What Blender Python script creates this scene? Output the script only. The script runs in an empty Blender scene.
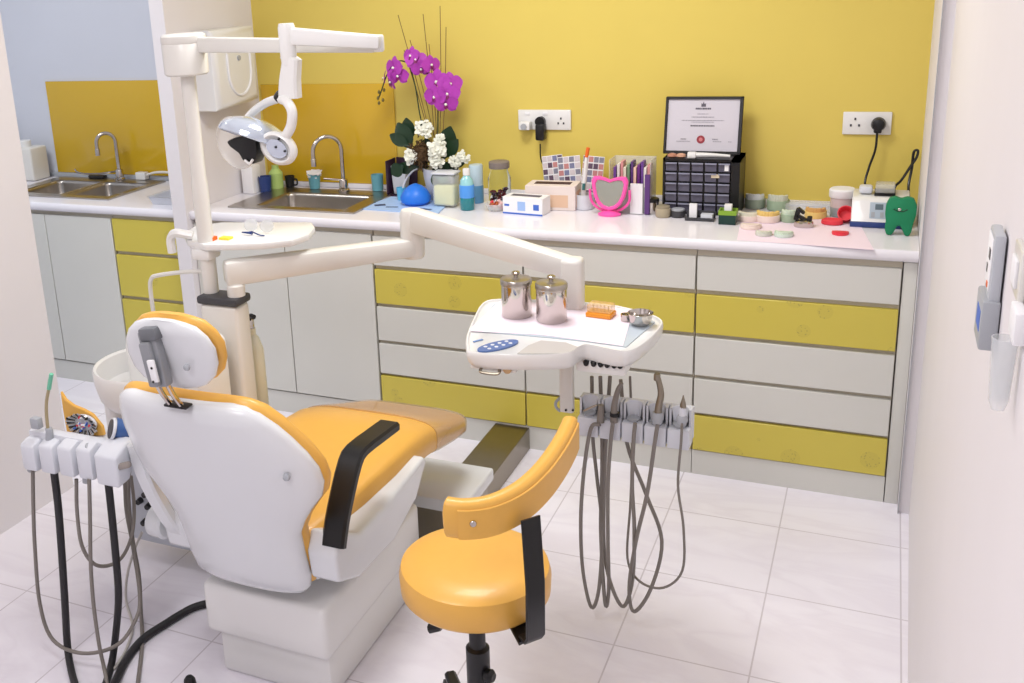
import bpy, bmesh, math, random
from mathutils import Vector, Matrix
random.seed(7)
C = bpy.context.scene.collection
PI = math.pi
V = Vector
# ------------------------------------------------------------------ camera
CAM = V((0, -3.4352295, 1.7712585))
YA, PT, RO = math.radians(-26.60117), math.radians(15.783086), math.radians(-3.403982)
FP, PX, PY = 1021.23243, 512 - 128.212945, 341.5 - 75.8558
fw = V((math.sin(YA)*math.cos(PT), math.cos(YA)*math.cos(PT), -math.sin(PT)))
rr = V((math.cos(YA), -math.sin(YA), 0)); uu = rr.cross(fw)
r2 = rr*math.cos(RO) + uu*math.sin(RO); u2 = -rr*math.sin(RO) + uu*math.cos(RO)
cd = bpy.data.cameras.new('camera'); cam = bpy.data.objects.new('camera', cd); C.objects.link(cam)
m = Matrix((r2, u2, -fw)).transposed().to_4x4(); m.translation = CAM; cam.matrix_world = m
cd.sensor_fit = 'HORIZONTAL'; cd.sensor_width = 36; cd.lens = FP*36/1024
cd.shift_x = -(PX-512)/1024; cd.shift_y = (PY-341.5)/1024; cd.clip_start = .01
bpy.context.scene.camera = cam

def at(px, py, x=None, y=None, z=None):
    "the point of the plane x=, y= or z= that stands at this place of the photo"
    d = fw + r2*((px-PX)/FP) - u2*((py-PY)/FP)
    i, v = (0, x) if x is not None else (1, y) if y is not None else (2, z)
    return CAM + d*((v-CAM[i])/d[i])

# ------------------------------------------------------------------ materials
def srgb(c):
    return tuple((v/255/12.92 if v/255 <= .04045 else ((v/255+.055)/1.055)**2.4) for v in c) + (1,)
_M = {}
def mat(name, c, rough=.5, metal=0., trans=0., alpha=1., noise=0., nscale=30, bump=0., coat=0., ior=1.45, emit=0.):
    if name in _M: return _M[name]
    ma = bpy.data.materials.new(name); ma.use_nodes = True; nt = ma.node_tree
    b = nt.nodes['Principled BSDF']; col = srgb(c)
    b.inputs['Base Color'].default_value = col
    b.inputs['Roughness'].default_value = rough; b.inputs['Metallic'].default_value = metal
    b.inputs['Transmission Weight'].default_value = trans; b.inputs['Alpha'].default_value = alpha
    b.inputs['Coat Weight'].default_value = coat; b.inputs['IOR'].default_value = ior
    if emit:
        b.inputs['Emission Color'].default_value = col; b.inputs['Emission Strength'].default_value = emit
    tc = nt.nodes.new('ShaderNodeTexCoord'); n = nt.nodes.new('ShaderNodeTexNoise')
    n.inputs['Scale'].default_value = nscale; n.inputs['Detail'].default_value = 4
    nt.links.new(tc.outputs['Object'], n.inputs['Vector'])
    if noise:
        mx = nt.nodes.new('ShaderNodeMix'); mx.data_type = 'RGBA'
        mx.inputs['A'].default_value = tuple(v*(1-noise) for v in col[:3])+(1,)
        mx.inputs['B'].default_value = tuple(min(1, v*(1+noise)) for v in col[:3])+(1,)
        nt.links.new(n.outputs['Fac'], mx.inputs['Factor']); nt.links.new(mx.outputs['Result'], b.inputs['Base Color'])
    if bump:
        bp = nt.nodes.new('ShaderNodeBump'); bp.inputs['Strength'].default_value = bump; bp.inputs['Distance'].default_value = .002
        nt.links.new(n.outputs['Fac'], bp.inputs['Height']); nt.links.new(bp.outputs['Normal'], b.inputs['Normal'])
    _M[name] = ma; return ma

WALLY = mat('yellow_paint', (222, 200, 98), .55, noise=.03, nscale=6, bump=.1)
WALLW = mat('white_paint', (229, 225, 227), .6, noise=.02, nscale=5, bump=.08)
WALLB = mat('pale_blue_paint', (212, 215, 224), .6, noise=.02, nscale=5)
SPLASH = mat('glossy_mustard_glass', (212, 172, 40), .2, coat=.3, noise=.02, nscale=4)
CEIL = mat('ceiling_white', (235, 235, 235), .8, noise=.01)
LAM = mat('white_laminate', (214, 214, 207), .35, noise=.015, nscale=8)
CARC = mat('greige_carcass', (206, 198, 180), .5, noise=.03)
TOP = mat('worktop_white', (236, 234, 240), .18, noise=.01, nscale=10)
STEEL = mat('brushed_steel', (176, 170, 162), .28, 1, noise=.08, nscale=20)
CHROME = mat('chrome', (196, 190, 184), .1, 1)
DSTEEL = mat('dull_steel', (150, 142, 128), .32, 1, noise=.08, nscale=12)
PLAST = mat('white_plastic', (232, 232, 230), .28, coat=.3, noise=.01, nscale=6)
CREAM = mat('cream_plastic', (224, 222, 216), .3, coat=.2, noise=.01, nscale=6)
SHELL = mat('chair_shell_white', (224, 227, 230), .25, coat=.4, noise=.01, nscale=6)
GREYP = mat('grey_plastic', (168, 172, 178), .4, noise=.03)
LGREY = mat('light_grey_plastic', (216, 219, 226), .35, noise=.02)
DGREY = mat('dark_grey_plastic', (62, 62, 66), .4, noise=.05)
BLACK = mat('black_plastic', (20, 20, 22), .35, noise=.1)
BLACKR = mat('black_rubber', (38, 37, 40), .5, noise=.1)
YEL = mat('yellow_leather', (230, 176, 82), .38, noise=.04, nscale=40, bump=.15, coat=.1)
FILM = mat('foot_cover_film', (228, 194, 142), .22, alpha=.5, noise=.05, nscale=12, coat=.5)
HOSE = mat('grey_hose', (128, 122, 116), .45, noise=.05)
HOSEL = mat('light_hose', (196, 192, 186), .4, noise=.03)
PAPER = mat('pale_pink_paper', (240, 226, 236), .7, noise=.01)
PAPERW = mat('white_paper', (238, 238, 240), .7, noise=.01)
GLASS = mat('clear_glass', (240, 248, 246), .03, trans=1, ior=1.3)
CLEAR = mat('clear_plastic', (232, 236, 238), .1, alpha=.35, noise=.02)
ORANGE = mat('orange_plastic', (232, 150, 40), .4, noise=.05)
PINK = mat('hot_pink_plastic', (250, 92, 176), .35, noise=.03)
BLUE = mat('blue_rubber', (40, 120, 226), .4, noise=.03)
NAVY = mat('navy_plastic', (40, 62, 122), .35, noise=.04)
TEALC = mat('teal_paper_cup', (104, 166, 180), .5, noise=.05)
GREEN = mat('green_felt', (16, 128, 84), .6, noise=.06)
RED = mat('red_wax', (226, 60, 74), .45, noise=.05)
MAG = mat('orchid_magenta', (178, 60, 178), .55, noise=.18, nscale=60)
MAGD = mat('orchid_throat', (120, 16, 90), .5, noise=.1)
LEAF = mat('dark_leaf', (24, 52, 30), .4, noise=.2, nscale=20)
PETW = mat('white_petal', (238, 240, 226), .6, noise=.05)
TWIG = mat('brown_twig', (112, 84, 52), .7, noise=.2)
STONE = mat('plaster_stone', (210, 214, 196), .7, noise=.06)
GSTONE = mat('green_plaster', (158, 178, 152), .7, noise=.08)
YSTONE = mat('yellow_stone', (232, 200, 120), .6, noise=.06)
PGUM = mat('pink_acrylic', (236, 218, 208), .4, noise=.05)
OSTONE = mat('tan_stone', (216, 168, 100), .6, noise=.06)
MIRROR = mat('mirror_glass', (176, 184, 180), .25, .6)
PURPLE = mat('purple_card', (110, 60, 150), .5, noise=.1)
LBLUE = mat('light_blue_sheet', (170, 200, 240), .5, noise=.04)

def floor_mat():
    ma = bpy.data.materials.new('marble_tile'); ma.use_nodes = True; nt = ma.node_tree; b = nt.nodes['Principled BSDF']
    N = nt.nodes.new; L = nt.links.new
    geo = N('ShaderNodeNewGeometry'); sp = N('ShaderNodeSeparateXYZ'); L(geo.outputs['Position'], sp.inputs[0])
    def line(out, off, size):
        a = N('ShaderNodeMath'); a.operation = 'ADD'; a.inputs[1].default_value = off; L(out, a.inputs[0])
        d = N('ShaderNodeMath'); d.operation = 'DIVIDE'; d.inputs[1].default_value = size; L(a.outputs[0], d.inputs[0])
        f = N('ShaderNodeMath'); f.operation = 'FRACT'; L(d.outputs[0], f.inputs[0])
        s = N('ShaderNodeMath'); s.operation = 'SUBTRACT'; s.inputs[1].default_value = .5; L(f.outputs[0], s.inputs[0])
        q = N('ShaderNodeMath'); q.operation = 'ABSOLUTE'; L(s.outputs[0], q.inputs[0])
        g = N('ShaderNodeMath'); g.operation = 'GREATER_THAN'; g.inputs[1].default_value = .5-.0022/size; L(q.outputs[0], g.inputs[0])
        return g.outputs[0]
    lx = line(sp.outputs['X'], 10*.3475+.2122, .3475); ly = line(sp.outputs['Y'], 20*.388+.6796, .388)
    mxm = N('ShaderNodeMath'); mxm.operation = 'MAXIMUM'; L(lx, mxm.inputs[0]); L(ly, mxm.inputs[1])
    mp = N('ShaderNodeMapping'); mp.inputs['Scale'].default_value = (1.2, 3.2, 1); mp.inputs['Rotation'].default_value = (0, 0, .35)
    L(geo.outputs['Position'], mp.inputs[0])
    n = N('ShaderNodeTexNoise'); n.inputs['Scale'].default_value = 1.6; n.inputs['Detail'].default_value = 8; n.inputs['Distortion'].default_value = 1.2
    L(mp.outputs[0], n.inputs['Vector'])
    cr = N('ShaderNodeValToRGB'); e = cr.color_ramp.elements
    e[0].position = .40; e[0].color = srgb((240, 237, 245)); e[1].position = .60; e[1].color = srgb((240, 237, 245))
    k = cr.color_ramp.elements.new(.5); k.color = srgb((234, 230, 239)); L(n.outputs['Fac'], cr.inputs[0])
    mx = N('ShaderNodeMix'); mx.data_type = 'RGBA'; mx.inputs['B'].default_value = srgb((206, 200, 208))
    L(mxm.outputs[0], mx.inputs['Factor']); L(cr.outputs[0], mx.inputs['A']); L(mx.outputs['Result'], b.inputs['Base Color'])
    b.inputs['Roughness'].default_value = .22
    return ma
FLOOR = floor_mat()

def pattern_yellow():
    "yellow laminate with faint dotted flowers"
    ma = bpy.data.materials.new('yellow_flower_laminate'); ma.use_nodes = True; nt = ma.node_tree; b = nt.nodes['Principled BSDF']
    N = nt.nodes.new; L = nt.links.new
    geo = N('ShaderNodeNewGeometry')
    v1 = N('ShaderNodeTexVoronoi'); v1.inputs['Scale'].default_value = 110; L(geo.outputs['Position'], v1.inputs['Vector'])
    d1 = N('ShaderNodeMath'); d1.operation = 'LESS_THAN'; d1.inputs[1].default_value = .27; L(v1.outputs['Distance'], d1.inputs[0])
    v2 = N('ShaderNodeTexVoronoi'); v2.inputs['Scale'].default_value = 7.5; L(geo.outputs['Position'], v2.inputs['Vector'])
    d2 = N('ShaderNodeMath'); d2.operation = 'LESS_THAN'; d2.inputs[1].default_value = .24; L(v2.outputs['Distance'], d2.inputs[0])
    mu = N('ShaderNodeMath'); mu.operation = 'MULTIPLY'; L(d1.outputs[0], mu.inputs[0]); L(d2.outputs[0], mu.inputs[1])
    m2 = N('ShaderNodeMath'); m2.operation = 'MULTIPLY'; m2.inputs[1].default_value = .4; L(mu.outputs[0], m2.inputs[0])
    d3 = N('ShaderNodeMath'); d3.operation = 'MULTIPLY'; d3.inputs[1].default_value = .10; L(d2.outputs[0], d3.inputs[0])
    ad = N('ShaderNodeMath'); ad.operation = 'ADD'; L(m2.outputs[0], ad.inputs[0]); L(d3.outputs[0], ad.inputs[1])
    mx = N('ShaderNodeMix'); mx.data_type = 'RGBA'; mx.inputs['A'].default_value = srgb((208, 192, 80)); mx.inputs['B'].default_value = srgb((136, 122, 66))
    L(ad.outputs[0], mx.inputs['Factor']); L(mx.outputs['Result'], b.inputs['Base Color']); b.inputs['Roughness'].default_value = .35
    return ma
YLAM = pattern_yellow()

# ------------------------------------------------------------------ mesh helpers
def rootloc(p):
    while p.parent: p = p.parent
    return V(p.location)
def link(name, bm, ma, parent=None, loc=None, ang=38):
    me = bpy.data.meshes.new(name)
    o = bpy.data.objects.new(name, me); C.objects.link(o)
    bmesh.ops.recalc_face_normals(bm, faces=bm.faces)
    if parent is not None:
        off = rootloc(parent); o.parent = parent
    else:
        if loc is None:
            xs = [v.co for v in bm.verts]
            loc = V(((min(v.x for v in xs)+max(v.x for v in xs))/2, (min(v.y for v in xs)+max(v.y for v in xs))/2, min(v.z for v in xs)))
        off = V(loc); o.location = off
    for v in bm.verts: v.co -= off
    bm.to_mesh(me); bm.free()
    for p in me.polygons: p.use_smooth = True
    me.set_sharp_from_angle(angle=math.radians(ang))
    for a in (ma if isinstance(ma, (list, tuple)) else [ma]): me.materials.append(a)
    return o
def tag(o, label, cat, group=None, kind=None):
    o['label'] = label; o['category'] = cat
    if group: o['group'] = group
    if kind: o['kind'] = kind
    return o
def thing(name, label, cat, loc, group=None):
    o = bpy.data.objects.new(name, None); C.objects.link(o); o.location = V(loc); o.empty_display_size = .05
    return tag(o, label, cat, group)
def struct(o): o['kind'] = 'structure'; return o
def B(): return bmesh.new()
def merge(bm, src, idx=0):
    vs = [bm.verts.new(v.co) for v in src.verts]; src.verts.index_update()
    for f in src.faces:
        try: nf = bm.faces.new([vs[v.index] for v in f.verts]); nf.material_index = idx
        except ValueError: pass
    src.free(); return bm
def box(bm, lo, hi, bev=0, seg=2, idx=0, rot=None, piv=None):
    t = B(); r = bmesh.ops.create_cube(t, size=1)
    lo, hi = V(lo), V(hi)
    for v in t.verts: v.co = V([(lo[i]+hi[i])/2 + v.co[i]*(hi[i]-lo[i]) for i in range(3)])
    if bev: bmesh.ops.bevel(t, geom=list(t.edges), offset=bev, segments=seg, affect='EDGES', profile=.5)
    if rot is not None:
        p = V(piv) if piv is not None else (lo+hi)/2
        for v in t.verts: v.co = p + rot @ (v.co - p)
    return merge(bm, t, idx)
def RZ(a): return Matrix.Rotation(a, 3, 'Z')
def RX(a): return Matrix.Rotation(a, 3, 'X')
def RY(a): return Matrix.Rotation(a, 3, 'Y')
def prism(bm, pts, axis, a, b, bev=0, seg=2, idx=0):
    "outline in the plane across axis ('x': (y,z), 'y': (x,z), 'z': (x,y)), extruded from a to b"
    f = {'x': lambda p, t: V((t, p[0], p[1])), 'y': lambda p, t: V((p[0], t, p[1])), 'z': lambda p, t: V((p[0], p[1], t))}[axis]
    t = B(); A = [t.verts.new(f(p, a)) for p in pts]; Bv = [t.verts.new(f(p, b)) for p in pts]; n = len(pts)
    t.faces.new(A); t.faces.new(Bv[::-1])
    for i in range(n): t.faces.new((A[i], A[(i+1) % n], Bv[(i+1) % n], Bv[i]))
    bmesh.ops.recalc_face_normals(t, faces=t.faces)
    if bev: bmesh.ops.bevel(t, geom=[e for e in t.edges], offset=bev, segments=seg, affect='EDGES', profile=.5)
    return merge(bm, t, idx)
def rings(bm, R, cap=True, idx=0, closed=True):
    rv = [[bm.verts.new(p) for p in r] for r in R]; n = len(R[0])
    for a, b in zip(rv, rv[1:]):
        for i in range(n if closed else n-1):
            f = bm.faces.new((a[i], a[(i+1) % n], b[(i+1) % n], b[i])); f.material_index = idx
    if cap:
        for r in (rv[0], rv[-1]):
            f = bm.faces.new(r); f.material_index = idx
    return bm
def lathe(bm, c, prof, n=24, axis=V((0, 0, 1)), idx=0, cap=True, sx=1, sy=1):
    "prof: (radius, height) pairs up from c along axis"
    c = V(c); q = V((0, 0, 1)).rotation_difference(V(axis).normalized())
    R = []
    for r, h in prof:
        R.append([c + q @ V((max(r, 1e-4)*math.cos(2*PI*k/n)*sx, max(r, 1e-4)*math.sin(2*PI*k/n)*sy, h)) for k in range(n)])
    return rings(bm, R, cap, idx)
def cr(pts, n=8):
    pts = [V(p) for p in pts]
    if len(pts) < 3 or n <= 1: return pts
    P = [pts[0]*2-pts[1]] + pts + [pts[-1]*2-pts[-2]]; out = []
    for i in range(1, len(P)-2):
        for k in range(n):
            t = k/n; a, b, c, d = P[i-1], P[i], P[i+1], P[i+2]
            out.append(.5*((2*b)+(c-a)*t+(2*a-5*b+4*c-d)*t*t+(3*b-a-3*c+d)*t**3))
    return out+[pts[-1]]
def tube(bm, pts, r, n=8, sm=6, idx=0):
    P = cr(pts, sm); R = []; up = None
    for i, p in enumerate(P):
        t = (P[min(i+1, len(P)-1)]-P[max(i-1, 0)]).normalized()
        if up is None: up = V((0, 0, 1)) if abs(t.z) < .9 else V((1, 0, 0))
        s = t.cross(up).normalized(); up = s.cross(t).normalized()
        rad = r[0]+(r[1]-r[0])*i/(len(P)-1) if isinstance(r, tuple) else r
        R.append([p + (s*math.cos(2*PI*k/n)+up*math.sin(2*PI*k/n))*rad for k in range(n)])
    return rings(bm, R, True, idx)
def strip(bm, path, w, th, side, sm=1, idx=0):
    "flat band along path, width w along side, thickness th"
    P = cr(path, sm) if sm > 1 else [V(p) for p in path]; R = []; side = V(side).normalized()
    for i, p in enumerate(P):
        t = (P[min(i+1, len(P)-1)]-P[max(i-1, 0)]).normalized(); nn = t.cross(side).normalized()
        ww = w(i/(len(P)-1)) if callable(w) else w
        e = min(th*.3, .006); hw, ht = ww/2, th/2
        R.append([p+side*a+nn*b for a, b in ((-hw+e, -ht), (hw-e, -ht), (hw, -ht+e), (hw, ht-e), (hw-e, ht), (-hw+e, ht), (-hw, ht-e), (-hw, -ht+e))])
    return rings(bm, R, True, idx)
def grid_slab(bm, xs, ys, holes, z0, z1, idx=0):
    "slab with rectangular openings; holes: set of cells (i, j)"
    X, Y = len(xs), len(ys)
    top = {}; bot = {}
    for i in range(X):
        for j in range(Y):
            top[i, j] = bm.verts.new((xs[i], ys[j], z1)); bot[i, j] = bm.verts.new((xs[i], ys[j], z0))
    full = lambda i, j: 0 <= i < X-1 and 0 <= j < Y-1 and (i, j) not in holes
    for i in range(X-1):
        for j in range(Y-1):
            if not full(i, j): continue
            bm.faces.new((top[i, j], top[i+1, j], top[i+1, j+1], top[i, j+1])); bm.faces.new((bot[i, j], bot[i, j+1], bot[i+1, j+1], bot[i+1, j]))
            for di, dj, a, b in ((-1, 0, (i, j), (i, j+1)), (1, 0, (i+1, j), (i+1, j+1)), (0, -1, (i, j), (i+1, j)), (0, 1, (i, j+1), (i+1, j+1))):
                if not full(i+di, j+dj): bm.faces.new((top[a], top[b], bot[b], bot[a]))
    return bm
def mb(name, lo, hi, ma, parent=None, bev=0, seg=2, **k):
    return link(name, box(B(), lo, hi, bev, seg, **k), ma, parent)
def ml(name, c, prof, ma, parent=None, n=24, **k):
    return link(name, lathe(B(), c, prof, n, **k), ma, parent)
def mt(name, pts, r, ma, parent=None, n=8, sm=6):
    return link(name, tube(B(), pts, r, n, sm), ma, parent)

# ------------------------------------------------------------------ the room
BW = .535            # back wall
struct(mb('floor', (-4.8, -4.4, -.05), (1.3, .75, 0), FLOOR))
struct(mb('ceiling', (-4.8, -4.4, 2.65), (1.3, .75, 2.7), CEIL))
struct(mb('wall_back', (-2.60, BW, 0), (.30, BW+.1, 2.65), WALLY))
struct(mb('wall_back_left', (-4.7, BW, 0), (-2.60, BW+.1, 2.65), WALLB))
struct(mb('wall_alcove_left', (-4.7, -2.3, 0), (-4.6, BW, 2.65), WALLB))
struct(mb('wall_alcove_front', (-4.6, -2.3, 0), (-2.74, -2.2, 2.65), WALLB))
struct(mb('wall_left', (-2.74, -4.3, 0), (-2.64, -.866, 2.65), WALLW))
struct(link('wall_partition', prism(B(), [(-2.675, -.05), (-2.606, -.05), (-2.572, BW), (-2.66, BW)], 'z', 0, 2.65), WALLW))
wr = prism(B(), [(.126, BW), (.1265, -.066), (.160, -.067), (.129, -2.86), (.24, -2.86), (.30, -.067), (.30, BW)], 'z', 0, 2.65)
struct(link('wall_right', wr, WALLW))
struct(mb('wall_front', (-2.64, -4.4, 0), (1.2, -4.3, 2.65), WALLW))
struct(mb('wall_far_right', (1.2, -4.4, 0), (1.3, -2.6, 2.65), WALLW))
struct(mb('wall_front_right', (.24, -2.86, 0), (1.2, -2.76, 2.65), WALLW))
struct(mb('trim_1', (-2.571, BW-.014, .871), (.125, BW-.001, .892), TOP, bev=.002))
struct(mb('trim_2', (-4.55, BW-.014, .871), (-2.662, BW-.001, .892), GREYP, bev=.002))
struct(link('trim_3', prism(B(), [(.1272, -.0672), (.1290, -.0675), (.1290, -.078), (.1272, -.078)], 'z', .001, 2.64), GREYP))

sp = tag(mb('splashback_panel', (-3.84, BW-.008, .893), (-3.14+.45, BW-.001, 1.358), SPLASH, bev=.001), 'glossy mustard splashback panel behind the far left double sink', 'splashback')
sp = tag(mb('splashback_panel', (-2.555, BW-.008, .893), (-1.89, BW-.001, 1.332), SPLASH, bev=.001), 'glossy mustard splashback panel behind the right sink tap and the orchid', 'splashback')

# ------------------------------------------------------------------ cabinets
def front(bm, x0, x1, z0, z1): return box(bm, (x0, -.018, z0), (x1, 0, z1), .0015, 1)
def drawer_unit(x0, x1, rows, label, group):
    t = thing('drawer_cabinet', label, 'cabinet', ((x0+x1)/2, .27, 0), group)
    mb('body', (x0+.001, .0, .0), (x1-.001, .53, .828), CARC, t)
    mb('plinth', (x0+.001, -.012, 0), (x1-.001, -.0005, .093), LAM, t)
    for z0, z1, c in rows:
        link('drawer', front(B(), x0+.003, x1-.003, z0, z1), YLAM if c == 'y' else LAM, t)['label'] = 'yellow drawer front with faint dotted flowers' if c == 'y' else 'plain white drawer front'
    return t
ROWS = [(.690, .808, 'w'), (.534, .673, 'y'), (.380, .520, 'w'), (.239, .366, 'w'), (.097, .228, 'y')]
X = [-1.757, -1.146, -.535, .085]
drawer_unit(X[0], X[1], ROWS, 'white and yellow five-drawer base cabinet behind the dental chair foot, next to the white doors', 'five-drawer base cabinets')
drawer_unit(X[1], X[2], ROWS, 'white and yellow five-drawer base cabinet behind the hanging handpiece hoses', 'five-drawer base cabinets')
drawer_unit(X[2], X[3], ROWS, 'white and yellow five-drawer base cabinet against the right end panel', 'five-drawer base cabinets')
drawer_unit(-3.045, -2.676, [(.665, .812, 'y'), (.457, .648, 'y'), (.255, .44, 'y'), (.10, .24, 'y')], 'all-yellow narrow drawer cabinet left of the white partition', None)
def door_unit(xs, label, handles=False):
    t = thing('door_cabinet', label, 'cabinet', ((xs[0]+xs[-1])/2, .27, 0))
    # hollow carcass so that a sink bowl can hang inside
    bm = B(); a, b = (xs[0]+.001 if xs[0] < -3 else -2.568), xs[-1]-.001
    box(bm, (a, 0, 0), (a+.016, .53, .828)); box(bm, (b-.016, 0, 0), (b, .53, .828)); box(bm, (a+.016, 0, .09), (b-.016, .53, .106)); box(bm, (a+.016, .515, .106), (b-.016, .53, .828)); box(bm, (a+.016, 0, .80), (b-.016, .016, .828))
    link('body', bm, CARC, t)
    mb('plinth', (a, -.012, 0), (b, -.0005, .093), LAM, t)
    for p, q in zip(xs, xs[1:]):
        link('door', front(B(), p+.002, q-.002, .10, .812), LAM, t)
    return t
door_unit([-4.2, -3.815, -3.436, -3.048], 'white door cabinet under the far left double sink')
door_unit([-2.603, -2.158, -1.760], 'white two-door cabinet under the right sink, behind the column')
tag(mb('end_panel', (.087, -.012, 0), (.1255, .53, .828), LAM, bev=.001), 'white vertical end panel closing the cabinets at the right wall', 'panel')

# worktops with openings for the sinks
def lip(bm, x0, x1):
    pr = [(-.022, .832), (-.03, .838), (-.033, .848), (-.032, .862), (-.026, .8695), (-.015, .87), (-.015, .83)]
    return prism(bm, pr, 'x', x0, x1)
bm = grid_slab(B(), [-4.55, -3.74, -3.16, -2.677], [-.015, .115, .43, BW-.001], {(1, 1)}, .83, .87); lip(bm, -4.55, -2.677)
tag(link('worktop', bm, TOP), 'white worktop around the far left double sink, left of the partition', 'worktop')
bm = grid_slab(B(), [-2.605, -2.57, -2.36, -1.93, .1255], [-.015, .10, .38, BW-.001], {(2, 1)}, .83, .87)
for v in bm.verts:
    if v.co.x < -2.6 and v.co.y > -.0: v.co.x = -2.604+.034*(v.co.y+.05)/.585
lip(bm, -2.604, .1255)
tag(link('worktop', bm, TOP), 'long white worktop carrying the orchid and drawer organiser', 'worktop')

def sink(label, x0, x1, y0, y1, bowls):
    t = thing('sink', label, 'sink', ((x0+x1)/2, (y0+y1)/2, .871))
    xs = sorted({x0, x1, *[b[0] for b in bowls], *[b[1] for b in bowls]}); ys = [y0, bowls[0][2], bowls[0][3], y1]
    holes = {(xs.index(b[0]), 1) for b in bowls}
    bm = grid_slab(B(), xs, ys, holes, .8705, .877); 
    link('rim', bm, STEEL, t)
    for a, b, c, d in bowls:
        k = B(); R = []
        for s, z in ((0, .876), (.003, .86), (.008, .76), (.03, .725), (.05, .722)):
            r_ = .03; q = []
            for cx, cy, a0 in ((b-s-r_, d-s-r_, 0), (a+s+r_, d-s-r_, 90), (a+s+r_, c+s+r_, 180), (b-s-r_, c+s+r_, 270)):
                for g in range(5):
                    an = math.radians(a0+g*22.5); q.append(V((cx+r_*math.cos(an), cy+r_*math.sin(an), z)))
            R.append(q)
        rings(k, R, False); k.faces.new(k.verts[-20:] if False else [k.verts[i] for i in range(80, 100)]) if False else None
        k.verts.ensure_lookup_table(); k.faces.new([k.verts[i] for i in range(80, 100)])
        bo = link('bowl', k, STEEL, t); md = bo.modifiers.new('s', 'SOLIDIFY'); md.thickness = .0012; md.offset = 1
        ml('drain', ((a+b)/2, (c+d)/2, .7225), [(.028, 0), (.028, .003), (.02, .004), (.018, .001)], DSTEEL, t, n=20)
    return t
sink('stainless steel double bowl sink at the far left', -3.80, -3.13, .075, .50, [(-3.735, -3.45, .125, .42), (-3.43, -3.165, .125, .42)])
sink('stainless steel sink in the worktop right of the partition', -2.47, -1.87, .06, .46, [(-2.355, -1.935, .105, .375)])

def tap(x, y, label, H, reach, side=-1):
    t = thing('tap', label, 'tap', (x, y, .877))
    ml('base', (x, y, .8775), [(.026, 0), (.026, .008), (.02, .014), (.019, .05), (.016, .056)], CHROME, t)
    p = [(x, y, .93), (x, y, .87+H*.45), (x, y, .87+H*.75)]
    for k in range(0, 9):
        a = PI*k/8; p.append((x+side*reach/2*(1-math.cos(a))*.75, y-reach/2*(1-math.cos(a))*.75, .87+H*.82+reach/2*math.sin(a)*1.05))
    q = p[-1]; p.append((q[0], q[1], q[2]-.03))
    mt('spout', p, .0095, CHROME, t, n=12)
    ml('nozzle', (q[0], q[1], q[2]-.06), [(.012, 0), (.0125, .03), (.011, .034)], CHROME, t)
    return t
t = tap(-3.378, .462, 'chrome swan-neck tap with a long lever on the far left sink', .245, .085, -1)
mt('lever', [(-3.385, .45, .925), (-3.47, .43, .915), (-3.55, .41, .915), (-3.59, .40, .925), (-3.602, .398, .94)], .005, CHROME, t)
t = tap(-2.105, .425, 'chrome swan-neck tap beside the small teal cup, right sink', .235, .12, -1)
mt('lever', [(-2.105, .42, .93), (-2.14, .40, .935), (-2.18, .385, .94)], .005, CHROME, t)

# ------------------------------------------------------------------ sockets on the wall
def socket_plate(x0, x1, z0, z1, label):
    t = thing('wall_socket', label, 'socket', ((x0+x1)/2, BW-.001, z0))
    mb('plate', (x0, BW-.011, z0), (x1, BW-.0005, z1), PLAST, t, bev=.003)
    return t
def holes(t, cx, cz, s=1):
    b = B()
    for dx, dz in ((0, .013), (-.011, -.006), (.011, -.006)): box(b, (cx+dx*s-.003, BW-.0125, cz+dz*s-.004), (cx+dx*s+.003, BW-.010, cz+dz*s+.004))
    link('pin_holes', b, DGREY, t)
x0, x1 = -1.335, -1.117; z0, z1 = 1.142, 1.222
t = socket_plate(x0, x1, z0, z1, 'white triple wall socket with a black charger, above the tissue boxes')
for sx in (x0+.03, x0+.105): mb('switch', (sx, BW-.014, z1-.02), (sx+.02, BW-.010, z1-.008), PAPERW, t, bev=.001)
holes(t, x1-.04, 1.175)
t = thing('plug_adaptor', 'small white plug adaptor in the left outlet of the triple socket', 'plug', (x0+.035, BW-.011, 1.165))
mb('body', (x0+.015, BW-.05, 1.145), (x0+.06, BW-.013, 1.178), PLAST, t, bev=.005)
ml('dial', (x0+.036, BW-.052, 1.160), [(.012, 0), (.012, .004)], GREYP, t, axis=(0, -1, 0))
t = thing('phone_charger', 'black plug-in charger with a thin cord, in the triple socket', 'charger', (-1.235, BW-.012, 1.10))
b = box(B(), (-1.252, BW-.055, 1.104), (-1.214, BW-.013, 1.172), .008); lathe(b, (-1.237, BW-.018, 1.178), [(.02, 0), (.02, .02)], 16, axis=(0, -1, 0))
link('body', b, BLACK, t)
mt('cord', [(-1.238, BW-.03, 1.088), (-1.235, BW-.035, 1.03), (-1.222, BW-.02, .98), (-1.21, BW-.03, .92), (-1.2, BW-.04, .874)], .0028, BLACK, t, n=6)
x0, x1 = -.131, .025; z0, z1 = 1.138, 1.218
t = socket_plate(x0, x1, z0, z1, 'white double wall socket with a black round plug, right of the certificate'); holes(t, x0+.04, 1.178, 1.2)
t = thing('black_plug', 'black round three-pin plug with cord in the right wall socket', 'plug', (-.018, BW-.012, 1.15))
b = lathe(B(), (-.016, BW-.012, 1.178), [(.023, 0), (.024, .02), (.02, .034), (.008, .038)], 20, axis=(0, -1, 0)); box(b, (-.030, BW-.045, 1.148), (-.004, BW-.014, 1.168), .005)
link('body', b, BLACK, t)
mt('cord', [(-.018, BW-.03, 1.152), (-.02, BW-.035, 1.09), (-.035, BW-.04, 1.03), (-.045, BW-.06, .975), (-.030, BW-.10, .955)], .004, BLACK, t)

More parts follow.
